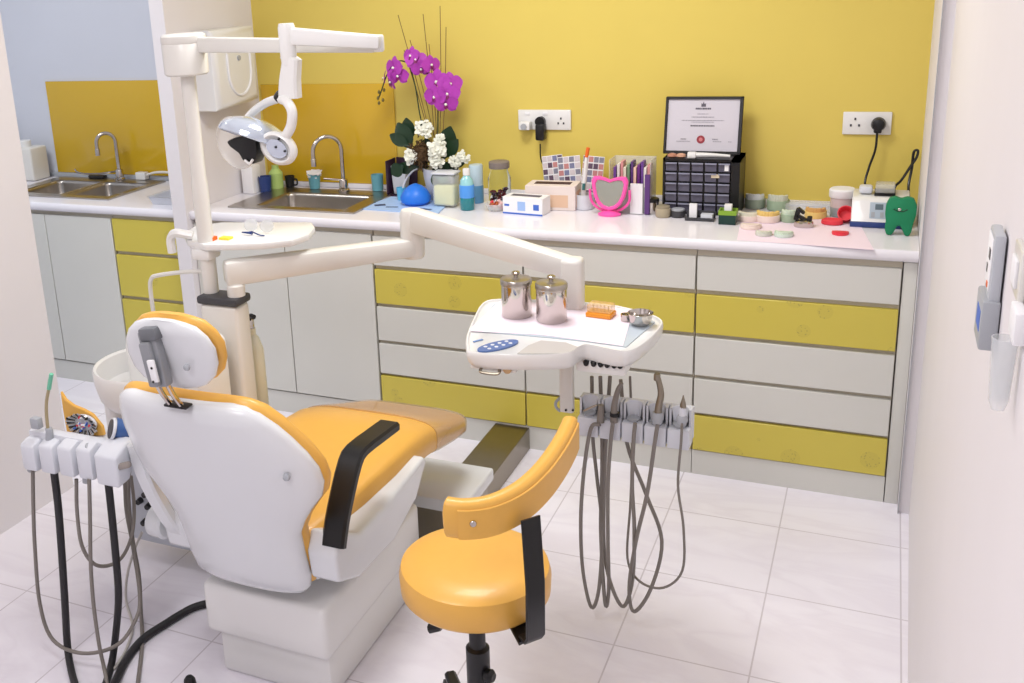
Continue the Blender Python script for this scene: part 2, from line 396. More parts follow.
# dispenser on the partition
t = thing('paper_dispenser', 'white wall-mounted paper towel dispenser on the partition', 'dispenser', (-2.55, .26, 1.27))
R = []
for x, s in ((-2.588, 0), (-2.50, 0), (-2.486, .012), (-2.482, .03)):
    R.append([V((x+(.02 if False else 0)+max(0, (y-.13))*.02, y, z)) for y, z in ((-.02+.11+s, 1.272+s), (.40-s, 1.285+s), (.40-s, 1.60-s), (-.02+.11+s, 1.60-s))])
link('body', rings(B(), R), PLAST, t)
pts = [V((-2.478, .26+.085*math.cos(a), 1.42+.10*math.sin(a))) for a in [PI+PI*k/10 for k in range(11)]]
mt('raised_arc', [V((-2.478, .175, 1.50))]+pts+[V((-2.478, .345, 1.50))], .006, PAPERW, t, sm=2)
ml('lock', (-2.482, .26, 1.475), [(.011, 0), (.011, .008)], GREYP, t, axis=(1, 0, 0), n=16)

# ------------------------------------------------------------------ things on the worktop
ZT = .8706
t = thing('plastic_canister', 'white plastic canister standing at the far left end of the worktop', 'canister', (-3.93, .44, ZT))
b = box(B(), (-4.03, .38, ZT), (-3.865, .50, ZT+.17), .012, 3); link('body', b, CREAM, t); ml('cap', (-3.95, .44, ZT+.168), [(.03, 0), (.03, .03), (.026, .034)], PLAST, t)
t = thing('black_bottle', 'dark bottle behind the white canister at the far left', 'bottle', (-4.12, .49, ZT))
ml('body', (-4.12, .49, ZT), [(.03, 0), (.032, .01), (.032, .22), (.012, .27), (.012, .31)], DGREY, t)
tag(mb('sink_pad', (-3.60, .478, .8775), (-3.50, .512, .892), BLACKR, bev=.006), 'small black pad lying on the back rim of the far left sink', 'pad')
t = thing('shallow_dish', 'shallow white rectangular dish on the worktop beside the partition', 'dish', (-2.79, .10, ZT))
b = B(); R = []
for s, z in ((.012, ZT), (.0, ZT+.035), (-.004, ZT+.035), (-.001, ZT+.035), (.008, ZT+.034), (.018, ZT+.006)):
    R.append([V((x, y, z)) for x, y in ((-2.87+s, .04+s), (-2.72-s, .04+s), (-2.72-s, .20-s), (-2.87+s, .20-s))])
link('tray', rings(b, R), LGREY, t)
t = thing('white_adaptor', 'white power adaptor with a cable behind the far left sink, beside its tap', 'adaptor', (-3.27, .50, .878))
mb('body', (-3.30, .482, .878), (-3.24, .516, .915), PLAST, t, bev=.005)
mt('cable', [(-3.245, .50, .90), (-3.18, .505, .915), (-3.08, .50, .915), (-2.97, .47, .90), (-2.88, .42, .88), (-2.82, .36, .877)], .006, CREAM, t)

t = thing('soap_dispenser', 'white plastic box standing against the partition behind the lamp', 'container', (-2.53, .36, ZT))
link('body', box(B(), (-2.565, .32, ZT), (-2.505, .39, ZT+.125), .006), PAPERW, t)
def cup(name, label, c, r, h, ma, liquid=None, handle=False, group=None, rb=.8):
    t = thing(name, label, 'cup', c, group)
    ml('body', c, [(r*rb, 0), (r*rb*1.02, .003), (r, h), (r*.93, h), (r*.76*rb/.8, .006)], ma, t, n=20)
    if handle: mt('handle', [V(c)+V((r*.9, 0, h*.75)), V(c)+V((r*1.6, 0, h*.7)), V(c)+V((r*1.6, 0, h*.3)), V(c)+V((r*.85, 0, h*.25))], .004, ma, t, n=6)
    return t
cup('paper_cup', 'dark blue cup below the lamp, beside the partition', at(266, 192, z=ZT), .03, .072, NAVY)
t = thing('green_bottle', 'pale green squat bottle behind the dark blue cup', 'bottle', at(277, 189, z=ZT))
ml('body', t.location, [(.03, 0), (.032, .01), (.032, .075), (.016, .095), (.016, .11)], mat('pale_green', (176, 204, 120), .4, noise=.05), t)
cup('small_mug', 'small black mug between green bottle and the tissue-filled cup', at(287, 189, z=ZT)+V((0, .03, 0)), .023, .055, BLACK, handle=True)
t = cup('paper_cup', 'teal cup stuffed with a white tissue, left of the right tap', at(313, 191, z=ZT)+V((0, .02, .008)), .028, .066, TEALC)
b = B(); random.seed(3)
for k in range(5):
    box(b, V(t.location)+V((-.03, -.02, .062)), V(t.location)+V((.03, .02, .066)), rot=RZ(random.random()*3)@RX(random.uniform(-.6, .6))@RY(random.uniform(-.5, .5)), piv=V(t.location)+V((0, 0, .066+.004*k)))
link('tissue', b, PAPERW, t)
cup('paper_cup', 'plain teal paper cup right of the swan-neck tap, below the orchid buds', at(376, 193, z=ZT)+V((0, .02, .008)), .027, .07, TEALC, rb=.88)

# orchid arrangement ---------------------------------------------------
PCX, PCY = -1.625, .385
t = thing('orchid_arrangement', 'purple orchid arrangement with white flowers in a white pot', 'flowers', (PCX, PCY, ZT))
ml('pot', (PCX, PCY, ZT), [(.05, 0), (.055, .006), (.072, .10), (.076, .135), (.07, .135), (.066, .11)], LGREY, t, n=28)
ml('soil', (PCX, PCY, ZT+.105), [(.064, 0), (.06, .01), (.03, .016)], TWIG, t, n=20)
def yp(px, py, y=PCY): return at(px, py, y=y)
bm = B()
for (a, b_) in (((438, 168), (398, 15)), ((440, 165), (410, 40)), ((436, 166), (423, 14)), ((439, 165), (440, 6)), ((441, 165), (446, 27)), ((437, 168), (404, 50)), ((438, 168), (429, 44))):
    p, q = yp(*a), yp(*b_, y=PCY+.03); tube(bm, [p, (p+q)/2+V((.006, 0, 0)), q], .0016, 5, 4)
link('twigs', bm, TWIG, t)
bm = tube(B(), [yp(428, 150), yp(420, 115), yp(415, 85), yp(408, 64), yp(396, 62), yp(387, 75), yp(381, 92), yp(378, 100)], .0026, 6)
tube(bm, [yp(437, 150), yp(438, 120), yp(437, 95), yp(432, 78), yp(424, 70)], .0026, 6)
link('flower_stem', bm, LEAF, t)
def petal(bm, c, d, up, L, W, idx=0, cup_=.15, nn=None):
    "rounded petal from c along d, lying across up, width W"
    d = V(d).normalized(); s = d.cross(V(up)).normalized(); n_ = s.cross(d).normalized()
    prof = [0, .35, .75, .97, 1, .9, .6, .12]; R = []
    for i, w in enumerate(prof):
        q = i/(len(prof)-1); w = w*W/2+.0006; p = V(c)+d*L*q + n_*(-cup_*L*q*q)
        R.append([p - s*w + n_*cup_*W*.35, p + n_*.0008, p + s*w + n_*cup_*W*.35, p - n_*.0008])
    rings(bm, R, True, idx)
def orchid(c, n_, size, parent):
    n_ = V(n_).normalized(); c = V(c); up = V((0, 0, 1)); s = n_.cross(up).normalized(); up = s.cross(n_).normalized()
    bm = B()
    for a, L, W in ((90, .95, .72), (215, .95, .7), (325, .95, .7), (8, 1.05, 1.12), (172, 1.05, 1.12)):
        a = math.radians(a); d = s*math.cos(a)+up*math.sin(a); petal(bm, c - n_*.002*(1 if W > 1 else 2), d+n_*.12, n_, L*size, W*size)
    petal(bm, c+n_*.004, -up*.7+n_*.5, n_, size*.4, size*.32, 1, .4)
    lathe(bm, c+n_*.002, [(size*.1, 0), (size*.13, size*.1), (size*.05, size*.18)], 8, axis=n_, idx=2)
    return link('blossom', bm, [MAG, MAGD, PETW], parent, ang=70)
orch = [(437, 82, 0, .040, (-.1, -1, .1)), (447, 94, -.01, .037, (.3, -1, .0)), (435, 97, -.015, .036, (-.2, -1, -.1)), (446, 104, -.012, .034, (.2, -1, -.3)),
        (431, 65, .01, .030, (.9, -.6, .1)), (416, 60, 0, .032, (.2, -1, .4)), (411, 56, .006, .030, (-.4, -1, .2)), (421, 69, .0, .028, (.5, -1, -.3)),
        (394, 68, 0, .036, (-.5, -1, .1)), (398, 76, -.006, .032, (.1, -1, -.1)), (391, 82, -.004, .03, (-.9, -.8, -.2)), (384, 78, 0, .022, (-1, -.5, .1)), (450, 84, .012, .036, (.7, -1, .2))]
for px, py, dy, s, n_ in orch: orchid(yp(px, py, PCY-.01+dy), n_, s*1.42, t)
bm = B()
for px, py in ((379, 92), (378, 98), (384, 90), (383, 100), (379, 103)): lathe(bm, yp(px, py), [(.002, -.008), (.006, -.003), (.006, .003), (.001, .009)], 8)
link('buds', bm, mat('bud_olive', (110, 96, 40), .6), t)
bm = B()
for (px, py, dx, dz, L, W, y) in ((412, 150, -.5, 1, .125, .075, PCY-.01), (411, 142, -.15, 1, .10, .06, PCY+.02), (410, 146, -.9, .5, .10, .05, PCY-.02), (444, 160, .25, 1, .14, .085, PCY+.01), (428, 168, -.3, .3, .08, .07, PCY-.02), (432, 172, .5, .2, .09, .07, PCY-.03), (426, 160, .1, 1, .09, .07, PCY+.01), (440, 172, .8, .3, .09, .06, PCY-.03), (444, 158, .5, .6, .10, .06, PCY-.02),
                                 (420, 168, -1, .0, .11, .05, PCY-.04), (452, 163, 1, .2, .06, .045, PCY-.03), (425, 132, -.2, 1, .05, .03, PCY), (436, 170, .1, -.2, .08, .06, PCY-.07), (404, 165, -.6, -.4, .07, .06, PCY-.05), (415, 135, -.9, .8, .07, .04, PCY+.03)):
    petal(bm, yp(px, py, y), (dx, -.15, dz), (.1, -1, .2), L, W, 0, .2)
link('leaves', bm, LEAF, t, ang=70)
random.seed(11)
bm = lathe(B(), yp(421, 154, PCY-.05)+V((0, 0, -.036)), [(.012, 0), (.026, .014), (.031, .036), (.026, .058), (.010, .072)], 14)
for k in range(220):
    a = random.random()*6.28; c = yp(421, 154, PCY-.05)+V((random.gauss(0, .016), random.gauss(0, .016), random.gauss(0, .024)))
    tube(bm, [c, c+V((random.uniform(-.02, .02), random.uniform(-.02, .02), random.uniform(-.02, .02))), c+V((random.uniform(-.02, .02), random.uniform(-.02, .02), random.uniform(-.02, .02)))], .0022, 4, 3)
link('moss_ball', bm, mat('dark_moss', (84, 62, 36), .8, noise=.3), t)
def fluffy(px, py, r, y, sx=1.):
    bm = B(); c0 = yp(px, py, y)
    for k in range(60):
        n_ = V((random.gauss(0, 1), random.gauss(0, 1)-.7, random.gauss(0, 1))).normalized(); c = c0+V((n_.x*r*sx, n_.y*r*.6, n_.z*r))*random.uniform(.35, .85)
        petal(bm, c, n_+V((random.gauss(0, .7), random.gauss(0, .4), random.gauss(0, .7))), (0.2, -1, .3), r*.5, r*.42, 0, .4)
    link('white_flower', bm, PETW, t, ang=70)
for a in ((424, 129, .034, PCY-.04, 1.2), (437, 150, .042, PCY-.075, .9), (436, 160, .034, PCY-.075, 1), (410, 157, .030, PCY-.085, .8), (463, 157, .026, PCY-.04, 1.0), (455, 162, .024, PCY-.05, 1.1), (440, 141, .026, PCY-.05, .8)): fluffy(*a)

t = thing('folded_box', 'dark purple open box behind the blue bulb, left of the orchid pot', 'box', (-1.83, .44, ZT))
b = B(); box(b, (-1.88, .49, ZT), (-1.78, .494, ZT+.15), rot=RY(.06)); box(b, (-1.885, .40, ZT), (-1.881, .494, ZT+.15)); box(b, (-1.88, .40, ZT), (-1.78, .49, ZT+.004))
link('card', b, mat('dark_purple_card', (58, 34, 60), .5, noise=.1), t)
prism(bm := B(), [(-1.865, ZT+.005), (-1.825, ZT+.005), (-1.80, ZT+.125), (-1.875, ZT+.125)], 'y', .43, .48); link('white_liner', bm, LGREY, t)
cl = B(); pts = [at(*p, z=ZT+.001) for p in ((358, 209), (392, 197), (452, 200), (438, 214), (400, 212))]
prism(cl, [(p.x, p.y) for p in pts], 'z', ZT, ZT+.004); mr = tag(link('plastic_sheet', cl, LBLUE), 'light blue printed sheet lying under the blue bulb and cream jar', 'sheet')
bm = B()
for q in ((380, 205, .045, .03, .5), (372, 203, .03, .012, .9), (392, 207, .05, .012, .2), (425, 209, .06, .015, -.2), (410, 203, .04, .02, .4)):
    p = at(q[0], q[1], z=ZT+.0046); box(bm, p-V((q[2]/2, q[3]/2, 0)), p+V((q[2]/2, q[3]/2, .0006)), rot=RZ(q[4]))
link('dark_print', bm, mat('slate_print', (60, 74, 110), .5), mr)['label'] = 'dark printed patches'
t = thing('rubber_bowl', 'round blue rubber mixing bulb on the light blue sheet', 'bulb', (-1.69, .27, ZT+.005))
ml('body', (-1.69, .265, ZT+.005), [(.045, 0), (.06, .012), (.063, .03), (.05, .055), (.028, .074), (.008, .083)], BLUE, t, n=28)
t = cup('small_cup', 'small light blue cup with a brush, left of the blue bulb', (-1.782, .325, ZT+.005), .020, .052, mat('cyan_plastic', (96, 186, 224), .4))
mt('brush', [(-1.782, .325, ZT+.02), (-1.765, .33, ZT+.08), (-1.735, .335, ZT+.12), (-1.71, .34, ZT+.135)], (.005, .003), LGREY, t)
c = V((-1.555, .268, ZT+.005))
t = thing('cream_jar', 'clear square jar of cream powder with a scoop, in front of the pot', 'jar', c)
b = B(); box(b, c+V((-.048, -.035, 0)), c+V((.048, .035, .128)), .012, 3); link('jar', b, CLEAR, t)
link('powder', box(B(), c+V((-.044, -.031, .004)), c+V((.044, .031, .085)), .01, 3), mat('cream_powder', (236, 236, 176), .8, noise=.03), t)
link('scoop', lathe(B(), c+V((-.012, -.008, .088)), [(.004, 0), (.02, .012), (.026, .03)], 16), mat('scoop_green', (150, 178, 160), .5), t)
link('lid', box(B(), c+V((-.05, -.037, .129)), c+V((.05, .037, .137)), .003), LGREY, t)
c = V((-1.452, .23, ZT))
t = thing('mouthwash_bottle', 'small teal liquid bottle with a white cap and blue label', 'bottle', c)
ml('liquid', c, [(.026, 0), (.029, .004), (.029, .05)], mat('teal_liquid', (16, 128, 138), .15, coat=.6), t)
ml('label', c+V((0, 0, .05)), [(.0293, 0), (.0295, .002), (.0295, .048), (.029, .05)], mat('bright_blue_label', (84, 156, 236), .4), t)['label'] = 'bright blue label'
ml('shoulder', c+V((0, 0, .1)), [(.028, 0), (.024, .02), (.011, .036), (.011, .04)], mat('pale_teal', (150, 208, 214), .15, coat=.5), t)
ml('cap', c+V((0, 0, .138)), [(.014, 0), (.014, .022), (.012, .026)], PLAST, t)
c = V((-1.462, .36, ZT))
t = thing('tall_cylinder', 'pale blue-white tall cylinder behind the teal bottle', 'canister', c)
ml('body', c, [(.028, 0), (.028, .06), (.0282, .061), (.0282, .15), (.026, .155)], mat('pale_blue_tin', (190, 212, 222), .35), t)
ml('base_band', c, [(.0284, .0), (.0288, .002), (.0288, .07), (.0284, .072)], mat('dusty_blue', (96, 150, 190), .4), t)
c = V((-1.352, .33, ZT))
t = thing('glass_jar', 'clear glass jar with a grey screw lid holding dark wrapped sweets', 'jar', c)
ml('glass', c, [(.040, 0), (.044, .006), (.046, .11), (.034, .14), (.034, .15)], GLASS, t, n=28)
ml('lid', c+V((0, 0, .15)), [(.040, 0), (.041, .003), (.041, .024), (.037, .027)], mat('grey_lid', (128, 118, 112), .5, noise=.05), t)
bm = B(); random.seed(5)
for k in range(16):
    p = c+V((random.uniform(-.022, .022), random.uniform(-.022, .022), .012+.0035*k)); lathe(bm, p, [(.002, -.008), (.009, -.003), (.009, .003), (.002, .008)], 6, axis=(random.random()-.5, random.random()-.5, .5), idx=k % 2)
link('sweets', bm, [mat('maroon_wrap', (110, 30, 46), .3), mat('plum_wrap', (60, 30, 60), .3)], t)
c = V((-1.335, .235, ZT))
t = thing('glass_bowl', 'small clear bowl with red and copper pieces in front of the glass jar', 'bowl', c)
ml('bowl', c, [(.022, 0), (.03, .003), (.045, .03), (.043, .031), (.028, .007)], CLEAR, t)
bm = B()
for k in range(12):
    a = k*2.4; p = c+V((.02*math.cos(a), .018*math.sin(a), .014+.0018*k)); lathe(bm, p, [(.002, -.007), (.008, -.002), (.008, .003), (.002, .008)], 7, axis=(math.cos(a), .3, .6), idx=k % 3)
link('pieces', bm, [RED, mat('copper', (214, 120, 80), .2, .8), mat('clear_pink', (240, 200, 200), .3)], t)
# boxes
def panel_box(name, label, c, w, d, h, rz, ma, marks, slot):
    t = thing(name, label, 'box', c)
    link('carton', box(B(), V(c)-V((w/2, d/2, 0)), V(c)+V((w/2, d/2, h)), .0015, 1, rot=RZ(rz), piv=c), ma, t)
    link('opening', box(B(), V(c)+V((-w*.36, -d*.18, h)), V(c)+V((w*.36, d*.2, h+.0015)), rot=RZ(rz), piv=c), slot, t)
    for nm, (x0, x1, z0, z1, mm, face) in marks:
        if face == 'f': lo, hi = V(c)+V((x0, -d/2-.0008, z0)), V(c)+V((x1, -d/2+.0002, z1))
        else: lo, hi = V(c)+V((w/2-.0002, x0, z0)), V(c)+V((w/2+.0008, x1, z1))
        link(nm, box(B(), lo, hi, rot=RZ(rz), piv=c), mm, t)
    return t
BLP = mat('box_blue_print', (70, 110, 200), .5)
panel_box('glove_box', 'white and blue glove carton in front of the tan tissue box', (-1.208, .225, ZT), .165, .075, .066, -.12, PAPERW,
          [('print_patch', (-.075, -.055, .03, .038, BLP, 'f')), ('print_patch', (-.02, .012, .015, .05, mat('pale_blue_print', (160, 190, 236), .5), 'f')), ('print_patch', (.045, .068, .02, .042, BLP, 'f')), ('base_stripe', (-.082, .082, .0, .006, BLP, 'f'))], mat('grey_opening', (96, 92, 104), .6))
panel_box('tissue_box', 'tan and white tissue carton with a dark slot under the wall socket', (-1.135, .335, ZT), .195, .11, .095, .05, mat('blush_carton', (232, 220, 214), .6),
          [('print_patch', (-.02, .07, .012, .06, mat('tan_print', (224, 190, 162), .5), 'f')), ('print_patch', (-.035, .035, .01, .07, mat('rose_print', (230, 186, 160), .5), 'r'))], mat('brown_slot', (70, 44, 40), .6))
# card rack of printed shade cards
def cards(px0, px1, py0, py1, y, label, ncol, nrow, tilt, seed):
    p = at(px0, py1, y=y); q = at(px1, py0, y=y); w = q.x-p.x; h = q.z-ZT; c = V(((p.x+q.x)/2, y, ZT))
    t = thing('chart_card', label, 'card', c, 'printed picture cards leaning together against the wall')
    link('card', box(B(), c+V((-w/2, -.002, 0)), c+V((w/2, .002, h)), .0008, 1, rot=RX(-.18)@RY(tilt), piv=c), PAPERW, t)
    random.seed(seed); bm = B()
    for i in range(ncol):
        for j in range(nrow):
            x = -w/2+w*(i+.5)/ncol; z = h*(j+.5)/nrow
            box(bm, c+V((x-w/ncol*.43, -.0032, z-h/nrow*.4)), c+V((x+w/ncol*.43, -.0021, z+h/nrow*.4)), rot=RX(-.18)@RY(tilt), piv=c, idx=random.randrange(5))
    link('pictures', bm, [mat('pic_dark', (92, 72, 92), .5), mat('pic_rose', (190, 130, 128), .5), mat('pic_grey', (130, 130, 146), .5), mat('pic_pale', (206, 196, 200), .5), mat('pic_blue', (120, 124, 156), .5)], t)
cards(546, 566, 156, 196, .46, 'narrow printed picture card leaning on the wall behind the tissue carton', 4, 7, -.14, 1)
cards(561, 583, 157, 200, .445, 'middle printed picture card behind the toothbrush cup', 4, 7, -.12, 2)
cards(579, 600, 157, 205, .43, 'printed picture card nearest to the pink heart mirror', 4, 7, .06, 4)
# cup of tooth brushes
c = V((-1.012, .335, ZT))
t = thing('brush_cup', 'white ribbed cup left of the pink heart mirror', 'cup', c)
ml('cup', c, [(.033, 0), (.036, .003), (.036, .058), (.033, .058), (.031, .01)], LGREY, t, n=28)
t = thing('toothbrush', 'large white model toothbrush with an orange tip standing in the cup', 'toothbrush', c+V((0, 0, .012)))
mt('handle', [c+V((-.004, 0, .012)), c+V((-.003, 0, .08)), c+V((.002, .0, .125)), c+V((.006, .0, .178)), c+V((.008, 0, .200))], (.011, .006), PLAST, t, n=10)
link('tip', tube(B(), [c+V((.008, 0, .200)), c+V((.012, 0, .222)), c+V((.015, 0, .236))], .007, 8), mat('orange_red', (236, 110, 40), .4), t)
mt('button', [c+V((-.002, -.008, .075)), c+V((0, -.008, .10))], .006, mat('teal_button', (60, 120, 120), .4), t)
# heart mirror
HP = [(0, .74), (.25, .84), (.6, .92), (.88, .9), (1.0, .66), (.95, .25), (.84, -.2), (.66, -.58), (.38, -.86), (0, -.98)]
def heart(s):
    return [(x*s, z*s) for x, z in HP]+[(-x*s, z*s) for x, z in HP[-2:0:-1]]
def heart_old(s, n=40):
    out = []
    for k in range(n):
        a = 2*PI*k/n; x = 16*math.sin(a)**3; z = 13*math.cos(a)-5*math.cos(2*a)-2*math.cos(3*a)-math.cos(4*a)
        out.append((x*s/16, (z+2.5)*s/16*1.05))
    return out
c = V((-.895, .25, ZT))
t = thing('heart_mirror', 'pink heart-shaped standing mirror', 'mirror', c)
hz = c+V((0, 0, .083)); rx = RX(-.12)
def flat(pts, y0, y1, bev=0):
    b = B(); prism(b, [(c.x+p[0], hz.z+p[1]) for p in pts], 'y', c.y+y0, c.y+y1, bev)
    for v in b.verts: v.co = hz+rx@(v.co-hz)
    return b
b = B(); O_, I_ = heart(.068), heart(.052); R = []
for prof, y in ((O_, .006), (O_, -.004), ([(x*.93, z*.93) for x, z in O_], -.009), ([(x*1.05, z*1.05) for x, z in I_], -.009), (I_, -.004)):
    R.append([hz+rx@V((x, y, z)) for x, z in prof])
link('frame', rings(b, R, False), PINK, t); link('back_plate', flat(heart(.064), .004, .007), PINK, t)
link('mirror_glass', flat(heart(.053), -.004, -.002), MIRROR, t)
b = B(); lathe(b, c, [(.042, 0), (.043, .006), (.03, .012), (.012, .02)], 24, sy=.8); box(b, c+V((-.012, -.004, .01)), c+V((.012, .006, .03)), .003)
tube(b, [c+V((-.074, .0, .095)), c+V((-.07, .008, .05)), c+V((-.04, .008, .02)), c+V((0, .006, .014)), c+V((.04, .008, .02)), c+V((.07, .008, .05)), c+V((.074, 0, .095))], .005, 8)
link('stand', b, PINK, t)
# organiser with booklets
c = V((-.83, .34, ZT))
t = thing('brochure_holder', 'clear acrylic holder full of slim coloured packets behind the heart mirror', 'holder', c)
b = B(); box(b, c+V((-.075, .045, 0)), c+V((.075, .049, .20))); box(b, c+V((-.075, -.05, 0)), c+V((.075, .045, .004))); box(b, c+V((-.077, -.05, 0)), c+V((-.074, .049, .20))); box(b, c+V((.074, -.05, 0)), c+V((.077, .049, .20))); box(b, c+V((-.074, -.05, .004)), c+V((.074, -.047, .10)))
link('box', b, CLEAR, t)
cols = [(110, 70, 150), (230, 226, 220), (214, 150, 150), (226, 220, 200), (120, 150, 120), (90, 60, 120), (236, 200, 180), (110, 50, 130)]
for i in range(11):
    cc = cols[i % 8]; x = -.068+.0125*i; h = .168+.010*((i*7) % 3)
    pk = tag(mb('packet', c+V((x, -.02+.004*(i % 3), .005)), c+V((x+.0095, .035, h)), mat('packet_%d' % (i % 8), cc, .4, noise=.05), bev=.001, seg=1), 'slim packet standing in the clear holder behind the heart mirror', 'packet', 'slim packets in the clear holder')
t = thing('leaflet', 'white and purple leaflet at the front of the clear holder', 'leaflet', c+V((.05, -.06, 0)))
mb('card', c+V((.005, -.062, .002)), c+V((.05, -.055, .115)), PAPERW, t); mb('purple_spine', c+V((.058, -.064, .002)), c+V((.076, -.053, .150)), mat('deep_purple', (92, 56, 120), .5), t)
# pots by the organiser
def pot(name, label, c, r, h, ma, lid, rl=.9):
    t = thing(name, label, 'pot', c); c = V(c)
    ml('body', c, [(r*.85, 0), (r, h*.15), (r, h*.8), (r*.9, h*.82)], ma, t)
    ml('lid', c+V((0, 0, h*.81)), [(r*rl, 0), (r*rl, h*.2), (r*rl*.85, h*.24)], lid, t); return t
pot('lidded_pot', 'silver pot with a black lid, left of the drawer organiser', (-.752, .31, ZT), .025, .055, CHROME, BLACK, 1.05)
pot('lidded_pot', 'squat beige pot in front of the drawer organiser', (-.702, .262, ZT), .027, .04, mat('beige_pot', (178, 166, 140), .5), mat('beige_lid', (150, 140, 118), .5))
pot('lidded_pot', 'low charcoal pot between the beige pot and the card holder', (-.650, .272, ZT), .026, .03, DGREY, GREYP)
# drawer organiser
x0, x1, y0, y1, z0, z1 = -.716, -.447, .31, .47, ZT, ZT+.205
t = thing('drawer_organiser', 'black organiser of 25 small clear drawers below the certificate', 'organiser', ((x0+x1)/2, .39, ZT))
b = B(); box(b, (x0, y0+.008, z0), (x0+.008, y1, z1)); box(b, (x1-.03, y0+.008, z0), (x1, y1, z1)); box(b, (x0, y1-.006, z0), (x1, y1, z1)); box(b, (x0, y0+.008, z1-.01), (x1, y1, z1)); box(b, (x0, y0+.008, z0), (x1, y1, z0+.008))
dw = (x1-.03-x0-.008)/5; dh = (z1-z0-.018)/5
for i in range(1, 5): box(b, (x0+.008+dw*i-.002, y0+.008, z0+.008), (x0+.008+dw*i+.002, y1-.006, z1-.01)); box(b, (x0+.008, y0+.010, z0+.008+dh*i-.0015), (x1-.03, y1-.006, z0+.008+dh*i+.0015))
link('case', b, BLACK, t)
DRW = mat('smoky_drawer', (92, 90, 106), .25, noise=.3, nscale=25); DRL = mat('drawer_lip', (146, 148, 168), .3)
for i in range(5):
    for j in range(5):
        a = x0+.008+dw*i+.0035; c_ = z0+.008+dh*j+.003
        d = link('small_drawer', box(B(), (a, y0+.004, c_), (a+dw-.007, y0+.05, c_+dh-.008), .001, 1), DRW, t)
        link('lip', box(B(), (a, y0-.003, c_+dh-.0105), (a+dw-.007, y0+.004, c_+dh-.006)), DRL, d)
mb('paper_tag', (x1-.052, y0+.002, z1-.040), (x1-.038, y0+.0035, z1-.016), PAPERW, t); mb('paper_tag', (x0+.172, y0+.002, z1-.066), (x0+.20, y0+.0035, z1-.053), mat('cream_tag', (226, 210, 180), .5), t)
# things lying on the organiser
for k, (xa, col) in enumerate(((-.700, (186, 130, 104)), (-.668, (208, 160, 132)))):
    c = V((xa+.012, .345, z1)); tag(ml('shell_cast', c, [(.010, 0), (.016, .004), (.014, .012), (.006, .015)], mat('cast_%d' % k, col, .5), sx=1.1, sy=.8), ('reddish brown' if k == 0 else 'paler peach')+' small dental cast on top of the drawer organiser, under the certificate', 'dental cast', 'casts on the organiser')
t = thing('white_tool', 'white handheld tool lying across the organiser under the certificate', 'tool', (-.58, .34, z1))
link('head', box(B(), (-.632, .325, z1), (-.602, .352, z1+.022), .004), PLAST, t); mt('handle', [(-.605, .338, z1+.012), (-.55, .34, z1+.012), (-.485, .342, z1+.009)], (.009, .005), PLAST, t)
# certificate
fx0, fx1, fz0, fz1 = -.734, -.459, z1+.001, z1+.206
t = thing('certificate_frame', 'black-framed certificate with a red seal standing on the drawer organiser', 'certificate', ((fx0+fx1)/2, .41, z1))
b = B(); fy = .415
for lo, hi in (((fx0, fz0), (fx1, fz0+.011)), ((fx0, fz1-.009), (fx1, fz1)), ((fx0, fz0), (fx0+.009, fz1)), ((fx1-.012, fz0), (fx1, fz1))): box(b, (lo[0], fy-.008, lo[1]), (hi[0], fy+.008, hi[1]), .002, 1)
tl = lambda bm: [setattr(v, 'co', V((v.co.x+(v.co.z-fz0)*.0, v.co.y+(v.co.z-fz0)*.22, v.co.z))) for v in bm.verts]
tl(b); link('frame', b, BLACK, t)
b = box(B(), (fx0+.008, fy+.0, fz0+.010), (fx1-.011, fy+.004, fz1-.008)); tl(b); link('certificate_paper', b, mat('certificate_grey', (206, 202, 210), .5), t)
def wl(cx, cz, w, h):
    b = B(); n = max(2, int(w/.006)); random.seed(int(cz*10000))
    x = cx-w/2
    while x < cx+w/2:
        q = random.uniform(.002, .006); box(b, (x, fy-.001, cz-h/2), (min(x+q, cx+w/2), fy+.0002, cz+h/2)); x += q+random.uniform(.0008, .002)
    return b
mx = (fx0+fx1)/2-.002; INK = mat('faded_ink', (150, 146, 156), .6); INKD = mat('dark_ink', (92, 88, 98), .6)
b = B(); merge(b, wl(mx, fz1-.043, .055, .006), 1)
for cz, w, h in ((fz1-.062, .04, .002), (fz1-.073, .08, .003), (fz1-.085, .15, .0025), (fz1-.091, .08, .002)): merge(b, wl(mx, cz, w, h), 0)
merge(b, wl(mx, fz1-.104, .085, .0045), 1)
for cx, w in ((mx-.065, .05), (mx+.055, .03), (mx+.1, .012)): merge(b, wl(cx, fz0+.045, w, .002), 0)
merge(b, wl(mx-.065, fz0+.053, .02, .004), 0); merge(b, wl(mx+.048, fz0+.053, .02, .004), 0)
tl(b); link('writing', b, [INK, INKD], t)
b = prism(B(), [(mx-.008, fz1-.036), (mx+.008, fz1-.036), (mx+.008, fz1-.024), (mx+.003, fz1-.027), (mx, fz1-.017), (mx-.003, fz1-.027), (mx-.008, fz1-.024)], 'y', fy-.001, fy+.0002); tl(b); link('crest', b, INKD, t)
b = lathe(B(), (mx-.003, fy+.0002, fz0+.052), [(.0145, 0), (.0145, .0012), (.008, .0013)], 24, axis=(0, -1, 0)); tl(b); sl = link('seal', b, mat('seal_red', (150, 48, 60), .5), t)
b = lathe(B(), (mx-.003, fy-.0012, fz0+.052), [(.007, 0), (.0065, .0008)], 20, axis=(0, -1, 0)); tl(b); link('seal_centre', b, mat('seal_pink', (206, 120, 124), .5), sl)
